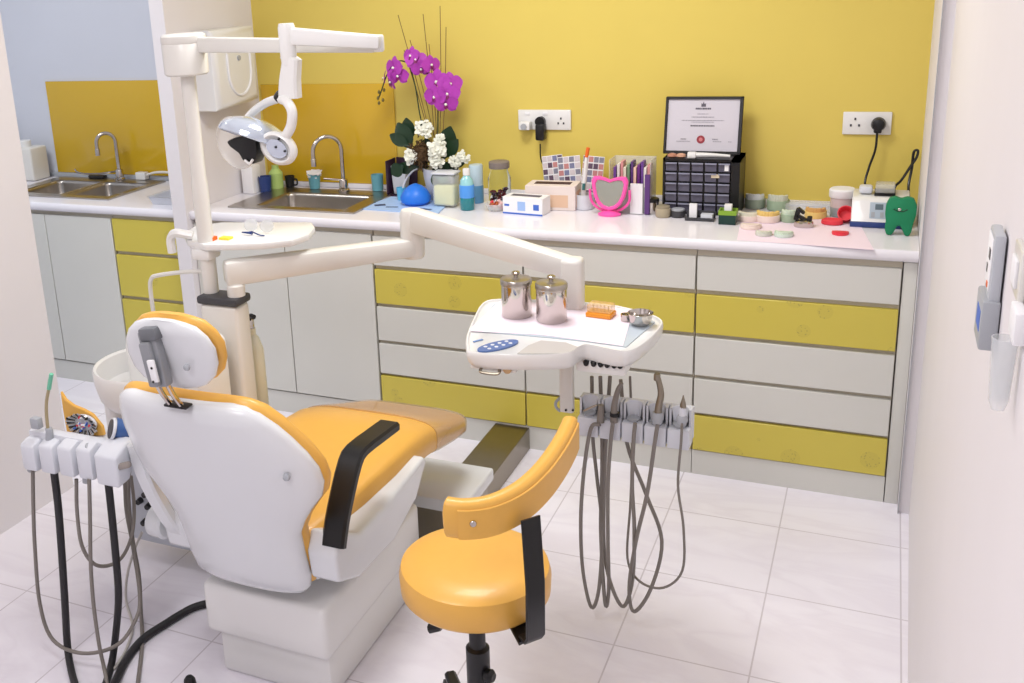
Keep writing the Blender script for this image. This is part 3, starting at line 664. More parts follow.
# card holder
c = V((-.567, .24, ZT))
t = thing('card_holder', 'dark business card stand in front of the drawer organiser', 'card holder', c)
b = B(); box(b, c+V((-.05, -.022, 0)), c+V((.05, .022, .006)), .001, 1); box(b, c+V((-.05, .016, .006)), c+V((.05, .022, .03))); box(b, c+V((-.05, -.022, .006)), c+V((.05, -.019, .012)))
link('tray', b, DGREY, t); mb('upright_cards', c+V((-.038, -.004, .006)), c+V((-.012, .008, .058)), PAPERW, t); mb('flat_cards', c+V((.004, -.016, .006)), c+V((.044, .012, .024)), LGREY, t)
c = V((-.468, .21, ZT))
t = thing('small_card_box', 'small dark green box with a lime rim and cards inside', 'box', c)
mb('box', c+V((-.029, -.025, 0)), c+V((.029, .025, .034)), mat('deep_green', (18, 56, 50), .4), t, bev=.002)
b = B()
for lo, hi in (((-.03, -.026), (.03, -.022)), ((-.03, .022), (.03, .026)), ((-.03, -.022), (-.026, .022)), ((.026, -.022), (.03, .022))): box(b, c+V((lo[0], lo[1], .034)), c+V((hi[0], hi[1], .05)))
link('lime_rim', b, mat('lime', (130, 168, 52), .45), t); mb('cards', c+V((-.012, -.015, .034)), c+V((.012, .012, .068)), PAPERW, t)

# pink paper on the worktop
pts = [at(*p, z=ZT) for p in ((742, 214), (858, 221), (874, 250), (737, 240))]
tag(link('paper_sheet', prism(B(), [(p.x, p.y) for p in pts], 'z', ZT-.0003, ZT+.0008), mat('pink_sheet', (244, 226, 240), .6)), 'large pale pink paper sheet under the dental casts', 'paper')
ZP = ZT+.0010
# dental casts
def arch(name, label, px, py, r, h, base, teeth, rz=0, sq=1.0, z=None, cls='dental cast'):
    c = at(px, py, z=ZP)+V((0, r*.55, 0)) if z is None else V((px, py, z))
    t = thing(name, label, cls, c)
    out = []
    for k in range(13):
        a = PI*k/12; out.append((r*math.cos(a), r*1.15*math.sin(a)))
    out += [(-r, -r*.55), (-r*.55, -r*.7), (r*.55, -r*.7), (r, -r*.55)]
    R = RZ(rz+PI)
    b = B(); prism(b, out, 'z', 0, h*.6, r*.06, 2)
    for v in b.verts: v.co = c+R@v.co
    link('base', b, base, t)
    b = B()
    for k in range(11):
        a = PI*(k+.5)/11 if True else 0
        x, y = r*.76*math.cos(a), r*.92*math.sin(a)-.0
        s = r*(.19 if 3 < k < 7 else .24)
        q = B(); box(q, (x-s*.62, y-s*.6, h*.5), (x+s*.62, y+s*.6, h*(1.0 if 2 < k < 8 else .93)), s*.28, 2, rot=RZ(a-PI/2))
        merge(b, q)
    for v in b.verts: v.co = c+R@v.co
    link('teeth', b, teeth, t)
    return t
arch('dental_cast', 'white dental cast with a grey-green base at the back, nearest the organiser', 754, 208, .036, .055, mat('greygreen', (150, 164, 148), .6), mat('cast_white', (222, 228, 230), .5))
arch('dental_cast', 'grey-green dental cast at the back, second from the organiser', 777, 210, .038, .058, GSTONE, STONE)
arch('dental_cast', 'pale pink gum denture cast in front of the two tall green casts', 748, 221, .040, .034, PGUM, mat('ivory', (228, 226, 206), .4))
arch('dental_cast', 'yellow stone dental cast in the middle of the group', 767, 222, .042, .040, PGUM, YSTONE)
arch('dental_cast', 'green and ivory dental cast left of the black articulator', 789, 222, .030, .045, GSTONE, mat('mint_stone', (206, 222, 200), .6))
arch('dental_cast', 'tan stone dental cast behind the black articulator', 815, 218, .036, .038, YSTONE, OSTONE)
arch('denture_plate', 'flat peach denture plate at the front left of the casts', 750, 229, .034, .018, PGUM, mat('ivory2', (236, 220, 210), .4))
arch('denture_plate', 'small pale metal denture plate, front row left on the pink paper', 763, 236, .026, .018, mat('pale_grey_green', (206, 208, 196), .4), STONE)
arch('denture_plate', 'small mint denture plate, front row right on the pink paper', 783, 237, .030, .020, mat('mint', (204, 220, 206), .4), mat('mint_stone', (206, 222, 200), .6))
t = thing('clear_case', 'clear low plastic case behind the tan cast against the upstand', 'case', (-.20, .45, ZT))
link('case', box(B(), (-.30, .43, ZT), (-.13, .485, ZT+.03), .004), CLEAR, t)
c = at(803, 228, z=ZP)+V((0, .02, 0))
t = thing('articulator', 'black and steel jaw model standing on the pink paper', 'jaw model', c)
ml('steel_ring', c, [(.030, 0), (.032, .004), (.030, .018), (.024, .022)], CHROME, t, sy=.8)
b = B(); box(b, c+V((-.03, 0, .02)), c+V((.024, .018, .032)), .003, rot=RY(.5)); box(b, c+V((-.03, 0, .02)), c+V((-.014, .018, .062)), .003, rot=RY(.2)); box(b, c+V((-.024, -.01, .05)), c+V((.004, .012, .06)), .003, rot=RY(.7)); box(b, c+V((.01, -.005, .02)), c+V((.026, .014, .036)), .003)
link('black_frame', b, BLACK, t)
tag(ml('wax_disc', at(832, 224, z=ZP), [(.030, 0), (.035, .004), (.034, .014), (.028, .018), (.018, .012)], RED, sy=.75), 'red round wax disc on the pink paper, left of the red cup', 'wax disc')
t = arch('wax_bite', 'thin red wax bite arch, front of the red pieces', 840, 235, .026, .012, RED, RED)
c = at(845, 224, z=ZP)+V((0, .01, 0))
t = thing('red_cup', 'small red cup tipped forward in front of the white jar', 'cup', c+V((0, 0, 0)))
b = lathe(B(), c+V((0, .012, .026)), [(.020, -.022), (.026, -.008), (.027, .014), (.024, .014), (.018, -.012)], 20, axis=(0, -.75, .5)); zmin = min(v.co.z for v in b.verts)
for v in b.verts: v.co.z += ZP-zmin
link('cup', b, RED, t)
c = V((-.113, .40, ZT))
t = thing('round_tub', 'round tub with a white screw lid and grey contents behind the red cup', 'tub', c)
ml('tub', c, [(.034, 0), (.037, .004), (.037, .034)], mat('tub_grey', (150, 156, 158), .3), t, n=28); ml('label', c+V((0, 0, .034)), [(.0373, 0), (.0375, .001), (.0375, .032), (.037, .034)], mat('tub_label', (206, 190, 188), .4), t)
ml('lid', c+V((0, 0, .068)), [(.041, 0), (.043, .003), (.043, .026), (.039, .031)], PAPERW, t, n=28)
# white and navy device
c = V((.005, .325, ZT))
t = thing('dental_device', 'white and navy benchtop device with a grey display under the right socket', 'device', c)
pr = [(.245, ZT+.018), (.25, ZT+.02), (.27, ZT+.086), (.285, ZT+.096), (.40, ZT+.10), (.41, ZT+.018)]
link('casing', prism(B(), pr, 'x', -.078, .095, .004, 2), PLAST, t)
link('base', box(B(), (-.08, .24, ZT), (.097, .412, ZT+.019), .004), NAVY, t)
def sl2(u0, u1, w0, w1, off, ma, nm):
    A, D_ = V((0, .25, ZT+.02)), V((0, .27, ZT+.086)); n_ = V((0, -.957, .29)); b = B(); R = []
    for o_ in (0, off): R.append([V((x, 0, 0))+A.lerp(D_, w)+n_*o_ for x, w in ((u0, w0), (u1, w0), (u1, w1), (u0, w1))])
    return link(nm, rings(b, R), ma, t)
sl2(-.022, .030, .15, .93, .001, mat('display_panel', (178, 192, 204), .3), 'control_panel'); sl2(-.006, .018, .58, .85, .002, mat('lcd', (96, 112, 120), .2), 'display')
sl2(-.017, -.006, .2, .46, .002, GREYP, 'button'); sl2(.010, .021, .2, .46, .002, GREYP, 'button')
mb('round_socket', (-.06, .31, ZT+.10), (-.018, .36, ZT+.125), LGREY, t, bev=.008); 
link('clear_hood', box(B(), (-.01, .30, ZT+.10), (.05, .37, ZT+.135), .005), CLEAR, t); mb('tray_rim', (-.012, .298, ZT+.099), (.052, .372, ZT+.108), BLACK, t)
pts = [(.04, .41, ZT+.05), (.05, .44, ZT+.10), (.068, .46, ZT+.12), (.092, .47, ZT+.165), (.110, .475, ZT+.20), (.112, .48, ZT+.222), (.100, .48, ZT+.215), (.098, .475, ZT+.16), (.092, .45, ZT+.1), (.10, .38, ZT+.05), (.108, .30, ZT+.02), (.09, .25, ZT+.008), (.075, .235, ZT+.008)]
mt('power_cord', pts, .0045, BLACK, t)
# green tooth
c = V((.068, .165, ZT))
O = [(-.006, .055), (-.022, .05), (-.034, .0), (-.026, -.012), (-.012, .0), (-.006, .034), (.004, .036)]
tooth = [(-.040, .045), (-.044, .07), (-.043, .10), (-.034, .122), (-.018, .128), (0, .121), (.018, .128), (.036, .122), (.046, .10), (.046, .07), (.040, .045), (.036, .015), (.030, .0), (.018, .0), (.010, .018), (.002, .034), (-.008, .03), (-.014, .012), (-.022, .0), (-.036, .002), (-.042, .02)]
t = thing('tooth_stand', 'green tooth-shaped stand at the right end of the worktop', 'tooth model', c)
b = prism(B(), [(c.x+x, ZT+z) for x, z in tooth], 'y', c.y-.014, c.y+.014, .004, 2)
link('tooth', b, GREEN, t); 
link('dark_face', tube(B(), [(c.x-.02, c.y-.0145, ZT+.088), (c.x-.008, c.y-.0145, ZT+.082), (c.x+.008, c.y-.0145, ZT+.082), (c.x+.02, c.y-.0145, ZT+.088)], .002, 6), mat('dark_green', (8, 70, 46), .5), t)
ml('silver_button', (c.x-.003, c.y-.013, ZT+.088), [(.006, 0), (.005, .004), (.001, .006)], CHROME, t, axis=(0, -1, 0), n=14)

# ------------------------------------------------------------------ dental chair
CX = -1.338
def ext(name, rows, ma, parent, n=28, e=.55, wrapk=.0):
    "rows: (centre y, z, half width, half thickness, wrap) -> lofted padded slab"
    R = []
    for cy, z, hw, ht, wr, *cx in rows:
        q = []
        for k in range(n):
            a = 2*PI*k/n; ca, sa = math.cos(a), math.sin(a)
            x = hw*math.copysign(abs(ca)**.55, ca); yy = ht*math.copysign(abs(sa)**.8, sa)
            q.append(V(((cx[0] if cx else CX)+x, cy+yy+wr*(x/.25)**2, z)))
        R.append(q)
    return link(name, rings(B(), R), ma, parent, ang=60)
ch = thing('dental_chair', 'white reclined dental treatment chair with yellow upholstery', 'dental chair', (CX, -1.3, 0))
# base
b = B(); box(b, (-1.52, -1.575, .135), (-1.15, -1.0, .285), .018, 3); link('base_cover', b, PLAST, ch)
link('base_plinth', box(B(), (-1.50, -1.545, .0), (-1.165, -1.02, .137), .012, 2), PLAST, ch)
link('foot_plate', box(B(), (-1.49, -1.53, 0), (-1.175, -.84, .012), .003), LGREY, ch)
link('lift_housing', box(B(), (-1.47, -1.40, .28), (-1.2, -1.02, .40), .02, 3), CREAM, ch)
# seat chassis and side covers
def side(x0, x1):
    pr = [(-1.60, .395), (-1.61, .47), (-1.585, .52), (-1.545, .50), (-1.48, .462), (-1.35, .462), (-1.20, .475), (-1.09, .485), (-1.07, .465), (-1.15, .385), (-1.30, .34), (-1.5, .35)]
    return prism(B(), pr, 'x', x0, x1, .010, 3)
link('side_cover', side(-1.165, -1.085), SHELL, ch); link('side_cover', side(-1.59, -1.51), SHELL, ch)
link('chassis', box(B(), (-1.515, -1.57, .36), (-1.16, -1.0, .41), .015, 3), SHELL, ch)
# seat cushion
def yl(name, rows, ma, parent, n=32):
    R = []
    for y, hw, z0, z1, bol in rows:
        q = []
        for k in range(n):
            a = 2*PI*k/n; ca, sa = math.cos(a), math.sin(a); x = hw*math.copysign(abs(ca)**.5, ca); zc, zh = (z0+z1)/2, (z1-z0)/2
            z = zc+zh*math.copysign(abs(sa)**.6, sa)
            if sa > 0: z += bol*(abs(x)/hw)**3
            q.append(V((CX+x, y, z)))
        R.append(q)
    return link(name, rings(B(), R), ma, parent, ang=60)
seat = yl('seat_cushion', [(-1.60, .12, .43, .47, 0), (-1.595, .16, .41, .50, .0), (-1.55, .175, .405, .505, .01), (-1.45, .185, .405, .50, .02), (-1.33, .20, .41, .505, .025), (-1.2, .218, .415, .525, .02), (-1.08, .225, .415, .535, .012), (-.98, .225, .405, .530, .005), (-.88, .222, .385, .50, 0), (-.76, .215, .36, .455, 0), (-.66, .205, .34, .42, 0), (-.625, .19, .345, .408, 0), (-.618, .14, .36, .395, 0)], YEL, ch)
link('foot_cover', bm := rings(B(), [[V((CX+hw*math.copysign(abs(math.cos(a))**.5, math.cos(a)), y, (z0+z1)/2+(z1-z0)/2*math.copysign(abs(math.sin(a))**.6, math.sin(a)))) for a in [2*PI*k/32 for k in range(32)]] for y, hw, z0, z1 in ((-.93, .226, .395, .520), (-.88, .226, .381, .504), (-.76, .219, .356, .459), (-.66, .209, .336, .424), (-.621, .194, .341, .412), (-.610, .14, .36, .396))], True), FILM, ch, ang=60)['label'] = 'translucent plastic film over the foot end'
# backrest: shell and cushion
def ycen(z): return -1.60-(z-.345)*.27
HW = [(.335, .10), (.342, .145), (.36, .163), (.40, .172), (.47, .172), (.53, .176), (.57, .195), (.61, .222), (.65, .252), (.69, .264), (.73, .262), (.77, .252), (.81, .234), (.84, .216), (.87, .190), (.885, .166), (.892, .14)]
def ccx(z): return CX-.04*max(0, (z-.72)/.17)
rows = []
for i, (z, hw) in enumerate(HW):
    ht = .034 if 1 < i < len(HW)-2 else (.022 if i in (1, len(HW)-2) else .010)
    rows.append((ycen(z), z, hw, ht, .035, ccx(z)))
ext('back_shell', rows, SHELL, ch, n=36)
rows = []
for i, (z, hw) in enumerate(HW):
    ht = .034 if 1 < i < len(HW)-2 else (.022 if i in (1, len(HW)-2) else .010)
    rows.append((ycen(z)+.022, z+.008, hw+.005, ht, .035, ccx(z)))
ext('back_cushion', rows[2:], YEL, ch, n=36)
for px, py in ((287, 477), ):
    p = at(287, 477, y=ycen(.675)-.022); ml('screw_cap', p, [(.009, 0), (.008, .006), (.004, .008)], GREYP, ch, n=14, axis=(0, -1, .2))
# headrest
hr = []
for z, hw in ((-.092, .045), (-.088, .072), (-.075, .100), (-.05, .125), (-.015, .137), (.025, .135), (.055, .118), (.078, .09), (.088, .062), (.092, .035)):
    zz = 1.017+z*.92; hr.append((-1.790-(z)*.22, zz, hw*.87, .016 if abs(z) < .085 else .008, .03, -1.352+z*.12))
ext('headrest_shell', hr, SHELL, ch, n=32)
ext('headrest_cushion', [(a+.024, z+.007, hw+.004, t_*1.0, w, cx+.003) for a, z, hw, t_, w, cx in hr], YEL, ch, n=32)
ml('screw_cap', (-1.292, -1.812, 1.0), [(.008, 0), (.007, .005), (.003, .007)], GREYP, ch, n=14, axis=(0, -1, .2))
b = B(); rt = RX(-.2)@RY(-.12)
DX, DZ = .022, .018
STG = mat('bracket_grey', (146, 149, 154), .35, .3)
br = link('headrest_bracket', merge(merge(B(), box(B(), (-1.410+DX, -1.836, .935+DZ), (-1.364+DX, -1.810, 1.062+DZ), .006, rot=RY(-.16))), box(B(), (-1.402+DX, -1.848, .94+DZ), (-1.374+DX, -1.832, 1.04+DZ), .005, rot=RY(-.16))), STG, ch)
b = B()
for x in (-1.392+DX, -1.362+DX): tube(b, [(x-.004, -1.826, .955+DZ), (x-.001, -1.808, .91+DZ), (x+.001, -1.784, .889)], .006, 8)
link('bracket_post', b, CHROME, br); link('slot_plate', box(B(), (-1.405+DX, -1.795, .8895), (-1.345+DX, -1.768, .8955), .002), BLACK, br)
link('bracket_lever', box(B(), (-1.384+DX, -1.853, .955+DZ), (-1.366+DX, -1.846, 1.005+DZ), .002, rot=RY(-.16)), PAPERW, br)
link('bracket_hood', box(B(), (-1.412+DX, -1.840, 1.04+DZ), (-1.366+DX, -1.806, 1.070+DZ), .006, rot=RY(-.16)), mat('mid_grey', (110, 113, 118), .4), br)
b = B()
for z in (.957+DZ, .988+DZ): lathe(b, (-1.375+DX, -1.852, z), [(.003, 0), (.003, .002)], 8, axis=(0, -1, 0))
link('screws', b, BLACK, br)
# armrests
def armrest(cx, nm):
    path = [(cx, -1.262, .652), (cx, -1.35, .660), (cx, -1.445, .667), (cx, -1.482, .652), (cx, -1.525, .60), (cx, -1.565, .54), (cx, -1.59, .485)]
    return link(nm, strip(B(), path, .060, .026, (1, 0, 0), sm=2), BLACK, ch)
armrest(-1.100, 'armrest')
link('left_hip_arm', strip(B(), [(-1.60, -1.655, .70), (-1.60, -1.64, .62), (-1.59, -1.62, .54), (-1.565, -1.60, .46), (-1.54, -1.58, .42)], .045, .03, (1, .0, 0), sm=4), SHELL, ch)

# pedal behind the base
t = thing('foot_control', 'black foot control lugs on the floor behind the chair base', 'foot control', (-1.40, -1.66, 0))
link('plate', box(B(), (-1.56, -1.70, .0), (-1.25, -1.64, .012), .004), BLACK, t)
for x, h in ((-1.524, .052), (-1.392, .056), (-1.284, .038)):
    link('lug', lathe(B(), (x, -1.66, .010), [(.016, 0), (.018, .01), (.015, h-.016), (.009, h-.008)], 14), BLACK, t)

# utility box and duct
t = thing('utility_box', 'steel floor junction box with a white lid beyond the chair foot', 'junction box', (-1.26, -.70, 0))
link('body', box(B(), (-1.43, -.815, 0), (-1.095, -.58, .155), .003), DSTEEL, t)
link('lid', box(B(), (-1.44, -.825, .156), (-1.075, -.57, .20), .008, 3), SHELL, t)
tag(link('floor_duct', box(B(), (-1.272, -.568, 0), (-1.135, -.0135, .088), .002, 1), DSTEEL), 'rectangular steel duct on the floor running to the cabinets', 'duct')

# ------------------------------------------------------------------ delivery column, lamp, tray
un = thing('dental_unit', 'white dental unit with its column, spittoon bowl, swing arm and instrument tray', 'dental unit', (-1.70, -1.1, 0))
PXC, PYC = -1.753, -1.10
link('column', box(B(), (-1.750, -1.150, 0), (-1.622, -1.080, .890), .012, 3), CREAM, un)
link('column_collar', box(B(), (-1.756, -1.155, .890), (-1.616, -1.075, .915), .008, 2), DGREY, un)
ml('pole', (-1.735, -1.105, .915), [(.023, 0), (.0235, .32), (.0205, .34), (.0205, .625)], CREAM, un, n=20)
link('water_unit', box(B(), (-1.90, -1.33, .50), (-1.625, -1.19, .835), .03, 4), PLAST, un)
link('unit_box', box(B(), (at(121, 480, y=-1.22).x, -1.22, .10), (-1.66, -1.02, .47), .008, 2), mat('pale_grey_panel', (184, 189, 198), .4, noise=.02), un)
link('unit_bridge', box(B(), (-1.88, -1.19, .55), (-1.70, -1.08, .70), .01, 2), PLAST, un)
# ports on unit box
b = B()
for px, py in ((147, 493), (141, 500), (146, 521), (150, 505)):
    p = at(px, py, y=-1.22); lathe(b, p, [(.011, 0), (.009, .018)], 10, axis=(0, -1, 0))
link('ports', b, BLACK, un)
bc = at(148, 366, z=.745); bc.z = .635
sb = ml('spittoon_bowl', bc, [(.09, 0), (.122, .010), (.142, .035), (.152, .08), (.154, .115), (.150, .123), (.142, .118), (.13, .06), (.07, .035), (.02, .03)], PLAST, un, n=40)
ml('bowl_stem', (at(114, 410, y=bc.y).x, bc.y, .44), [(.026, 0), (.026, .20)], PLAST, un, n=20)
mt('cup_filler', [(-1.96, -1.10, .70), (-1.962, -1.10, .80), (-1.963, -1.1, .90), (-1.955, -1.1, .935), (-1.93, -1.1, .948), (-1.84, -1.1, .965), (-1.78, -1.1, .972), (-1.752, -1.1, .972)], .0065, CREAM, un)
# bottle on the column
WB = at(255.5, 370, y=-1.02); wbx = WB.x
bt = ml('water_bottle', (wbx, -1.02, .47), [(.025, 0), (.031, .01), (.031, .24), (.02, .28), (.012, .29), (.012, .31)], mat('ivory_bottle', (226, 228, 210), .35, noise=.02), un)
b = B(); lathe(b, (wbx-.005, -1.02, .775), [(.014, 0), (.014, .03), (.01, .035)], 12); link('bottle_cap', b, CHROME, bt)
tube(b := B(), [(wbx-.005, -1.02, .805), (wbx+.005, -1.025, .82), (wbx+.02, -1.03, .82)], .008, 8); link('valve', b, BLACK, bt)
mt('cable_loop', [(-1.66, -1.34, .535), (-1.65, -1.35, .56), (-1.635, -1.345, .57), (-1.62, -1.335, .54), (-1.61, -1.32, .52)], .003, BLACKR, un)
# ledge on the pole
pts = [at(*p, z=1.068) for p in ((187, 240), (184, 233), (194, 226), (222, 222), (270, 222), (312, 222), (315, 227), (309, 234), (292, 240), (262, 243), (230, 244), (204, 244.5))]
b = prism(B(), [(p.x, p.y) for p in pts], 'z', 1.048, 1.068, .005, 2); link('utility_ledge', b, PLAST, un)
link('ledge_clamp', merge(box(B(), (PXC-.020, PYC-.035, 1.015), (PXC+.045, PYC+.03, 1.050), .01), tube(B(), [(PXC-.03, PYC, 1.08), (PXC-.075, PYC-.02, 1.09), (PXC-.095, PYC-.02, 1.07), (PXC-.095, PYC-.02, 1.03)], .013, 8)), PLAST, un)
# things on the ledge
ZL = 1.0685
p = at(212, 240, z=ZL); t = tag(mb('sticky_notes', p-V((.011, .012, 0)), p+V((.011, .012, .010)), mat('neon_orange', (246, 110, 40), .5)), 'small orange block on the column ledge', 'block')
p = at(226, 239, z=ZL); t = tag(mb('sticky_notes', p-V((.017, .012, 0)), p+V((.017, .012, .006)), mat('lemon', (250, 232, 70), .5)), 'lemon yellow block next to the orange one on the column ledge', 'block')
p = at(256, 234, z=ZL)
t = thing('safety_glasses', 'clear safety glasses with blue temples lying on the column ledge', 'glasses', p)
b = B()
for dx in (-.025, .03): lathe(b, p+V((dx, .015, .022)), [(.024, 0), (.024, .002), (.02, .004)], 18, axis=(0, -1, .3), sy=.8)
link('lenses', b, CLEAR, t); link('temple', tube(B(), [p+V((-.04, -.012, .006)), p+V((-.01, -.02, .008)), p+V((.0, -.02, .008))], (.002, .006), 8), NAVY, t); link('temple', tube(B(), [p+V((.0, -.016, .01)), p+V((.03, -.024, .004)), p+V((.045, -.026, .004))], .002, 8), NAVY, t)

# lamp
lm = thing('dental_lamp', 'white articulated examination lamp with twin reflectors above the column', 'lamp', (PXC, PYC, 1.54))
b = lathe(B(), (PXC+.012, PYC, 1.541), [(.055, 0), (.061, .005), (.062, .082), (.060, .086), (.062, .090), (.062, .106), (.054, .112)], 32); link('hub', b, CREAM, lm)
def beam(nm, a, b_, h, w, ma, par, h2=None, bev=.006):
    a, b_ = V(a), V(b_); d = (b_-a); L = d.length; d.normalize(); s = d.cross(V((0, 0, 1))).normalized(); u = s.cross(d)
    h2 = h2 or h; R = []
    for q, hh in ((0, h), (1, h2)):
        p = a.lerp(b_, q); R.append([p+s*x+u*z for x, z in ((-w/2, -hh/2), (w/2, -hh/2), (w/2, hh/2), (-w/2, hh/2))])
    t = rings(B(), R); bmesh.ops.bevel(t, geom=list(t.edges), offset=bev, segments=2, affect='EDGES', profile=.5)
    return link(nm, t, ma, par)
A0 = V((PXC, PYC, 1.622)); A1 = at(376, 46, z=1.612); A1b = A1
beam('lower_arm', A0+V((.05, 0, 0)), A1, .042, .030, CREAM, lm, .030)
E0 = at(287, 36, y=A1.y-.07)
E1 = at(376, 42, y=A1.y-.03)
beam('upper_arm', E1+V((.012, 0, 0)), E0, .031, .030, PLAST, lm, .042)
ml('end_joint', E1-V((0, -.012, .024)), [(.010, 0), (.014, .004), (.014, .036), (.011, .040)], PLAST, lm, n=16)
kn = V(E0)
b = lathe(B(), kn-V((0, 0, .07)), [(.018, 0), (.020, .02), (.021, .09), (.018, .10)], 20); link('elbow_joint', b, PLAST, lm)
P1 = at(292, 60, y=kn.y); P2 = at(290, 98, y=kn.y)
b = strip(B(), [kn-V((0, 0, .05)), P1, at(290, 80, y=kn.y), P2], lambda q: .038+.018*q, .034, (1, 0, 0)); link('drop_arm', b, PLAST, lm)
lc = at(257, 133, y=kn.y-.01)
Y = kn.y
mt('yoke', [at(281, 98, y=Y), at(266, 103, y=Y+.06), at(252, 113, y=Y+.09), at(246, 121, y=Y+.09)], .011, PLAST, lm, n=10)
mt('yoke_handle', [at(279, 98, y=Y), at(287, 102, y=Y-.02), at(292, 112, y=Y-.03), at(291, 126, y=Y-.03), at(286, 136, y=Y-.03)], .0125, PLAST, lm, n=10)
ml('joint_ring', at(281, 97, y=Y), [(.017, -.006), (.017, .008)], BLACK, lm, axis=(-.6, .1, -.6), n=16)
# reflector: upper hood
def dish(nm, c, ax, r, depth, ma, par, th=.004, sy=1, cut=None):
    ax = V(ax).normalized(); prof = [(r*math.sin(a), -depth*math.cos(a)) for a in [PI/2*k/8 for k in range(9)]]
    prof = [(p, h) for p, h in prof] + [(max(p-th, .0005), h+th*.6) for p, h in reversed(prof)]
    return link(nm, lathe(B(), c, prof, 32, axis=ax, sy=sy, cap=False), ma, par)
REFL = mat('pearly_reflector', (206, 216, 232), .12, .55, coat=.5)
c1 = at(254, 138, y=Y+.02)
dish('reflector_hood', c1+V((0, 0, -.005)), (-.25, -.35, -.9), .098, .055, REFL, lm, sy=1)
b = at(236, 143, y=Y+.05); dish('clear_shield', b, (-.2, -1, -.1), .072, .02, mat('lamp_shield', (236, 234, 230), .1, alpha=.45), lm)
# right lobe facing us
c2 = at(279, 148, y=Y-.03)
ov = B(); R = []
for s, o_ in ((.55, .022), (.9, .014), (1.0, 0), (.97, -.010), (.8, -.014), (.7, -.006), (.3, -.002)):
    q = []
    for k in range(28):
        a = 2*PI*k/28; x, z = .052*s*math.cos(a), .040*s*math.sin(a); ct, st = math.cos(-.45), math.sin(-.45)
        q.append(c2+V((x*ct-z*st, o_, x*st+z*ct)))
    R.append(q)
link('side_reflector', rings(ov, R), PLAST, lm, ang=60)
link('side_glass', prism(B(), [(c2.x+.030*math.cos(a)*math.cos(-.45)-.022*math.sin(a)*math.sin(-.45), c2.z+.030*math.cos(a)*math.sin(-.45)+.022*math.sin(a)*math.cos(-.45)) for a in [2*PI*k/20 for k in range(20)]], 'y', c2.y-.013, c2.y-.010), REFL, lm)
b = B()
for px, py in ((276, 147), (285, 151), (279, 139)):
    lathe(b, at(px, py, y=c2.y-.013), [(.0035, 0), (.003, .003)], 8, axis=(0, -1, 0))
link('screws', b, BLACK, lm)
c3 = at(248, 144, y=Y-.02)
b = B()
prism(b, [(c3.x-.055, c3.z+.008), (c3.x-.03, c3.z+.018), (c3.x-.005, c3.z+.022), (c3.x+.012, c3.z+.045), (c3.x+.035, c3.z+.03), (c3.x+.036, c3.z-.025), (c3.x+.02, c3.z-.05), (c3.x-.01, c3.z-.04), (c3.x-.02, c3.z-.022), (c3.x-.045, c3.z-.006)], 'y', c3.y-.018, c3.y+.03, .006, 2)
link('bulb_shield', b, BLACK, lm)
link('bulb_clip', tube(B(), [c3+V((0, -.022, -.038)), c3+V((.015, -.024, -.045)), c3+V((.025, -.022, -.035))], .0035, 6), PLAST, lm)
link('pivot_block', box(B(), at(284, 150, y=Y-.02)-V((.014, .012, .02)), at(284, 150, y=Y-.02)+V((.014, .012, .045)), .006), PLAST, lm)

# delivery swing arm
PV = V((-1.640, -1.115, .915))
ml('arm_pivot', PV, [(.026, 0), (.026, .03), (.022, .035)], CREAM, un, n=20)
EL = at(413, 246, z=.985)
S0 = PV+V((-.028, -.01, .066))
beam('swing_arm', S0, EL+V((.01, 0, 0)), .075, .06, CREAM, un, .055, .014)
ml('pivot_cap', PV+V((0, -.0, .096)), [(.012, 0), (.012, .004)], BLACK, un, n=16)
zt = at(408, 209, y=EL.y).z
ml('elbow', V((EL.x, EL.y, EL.z-.035)), [(.032, 0), (.036, .012), (.036, zt-EL.z+.02), (.030, zt-EL.z+.034)], CREAM, un, n=24)
TP = V((-.728, -.850, 0)); TPz = at(568, 264, y=TP.y).z
beam('balance_arm', (EL.x+.012, EL.y-.01, zt-.030), (TP.x, TP.y, TPz-.012), .072, .058, CREAM, un, .06, .014)
post = B(); box(post, (TP.x-.030, TP.y-.028, .82), (TP.x+.030, TP.y+.028, TPz+.02), .014, 3); link('tray_post', post, CREAM, un)
# instrument tray: outline in plan
tz = .86
out_px = [(472, 353), (466, 347), (466, 335), (473, 318), (482, 303), (498, 299), (540, 300), (604, 304), (640, 311), (660, 318), (663, 325), (654, 336), (642, 346), (628, 352), (612, 350), (598, 347), (586, 345), (578, 348), (566, 354), (520, 356)]
outp = [at(px, py, z=.88) for px, py in out_px]
po = [(p.x, p.y) for p in outp]
cxm = sum(p[0] for p in po)/len(po); cym = sum(p[1] for p in po)/len(po)
def scl(s, d=0): return [(cxm+(x-cxm)*s, cym+(y-cym)*s) for x, y in po]
R = []
for s, z in ((.88, .836), (.95, .840), (.985, .852), (1.0, .868), (.995, .879), (.985, .882), (.972, .881), (.965, .876), (.955, .874)):
    R.append([V((x, y, z)) for x, y in scl(s)])
def smooth_ring(r):
    P = [r[-2], r[-1]]+r+[r[0], r[1]]; n = len(r); out = []
    for i in range(n):
        a, b_, c_, d_ = r[i-1], r[i], r[(i+1) % n], r[(i+2) % n]
        for k in range(3):
            t_ = k/3; out.append(.5*((2*b_)+(c_-a)*t_+(2*a-5*b_+4*c_-d_)*t_*t_+(3*b_-a-3*c_+d_)*t_**3))
    return out
ty = link('instrument_tray', rings(B(), [smooth_ring(r) for r in R]), PLAST, un, ang=50)
mati = [at(*p, z=.876) for p in ((494, 304), (640, 314), (655, 322), (626, 347), (600, 343), (555, 338), (474, 331))]
link('tray_mat', prism(B(), [(p.x, p.y) for p in mati], 'z', .8742, .8765), mat('tray_liner_grey', (186, 198, 208), .4, noise=.02), ty)['label'] = 'grey-blue liner in the tray'
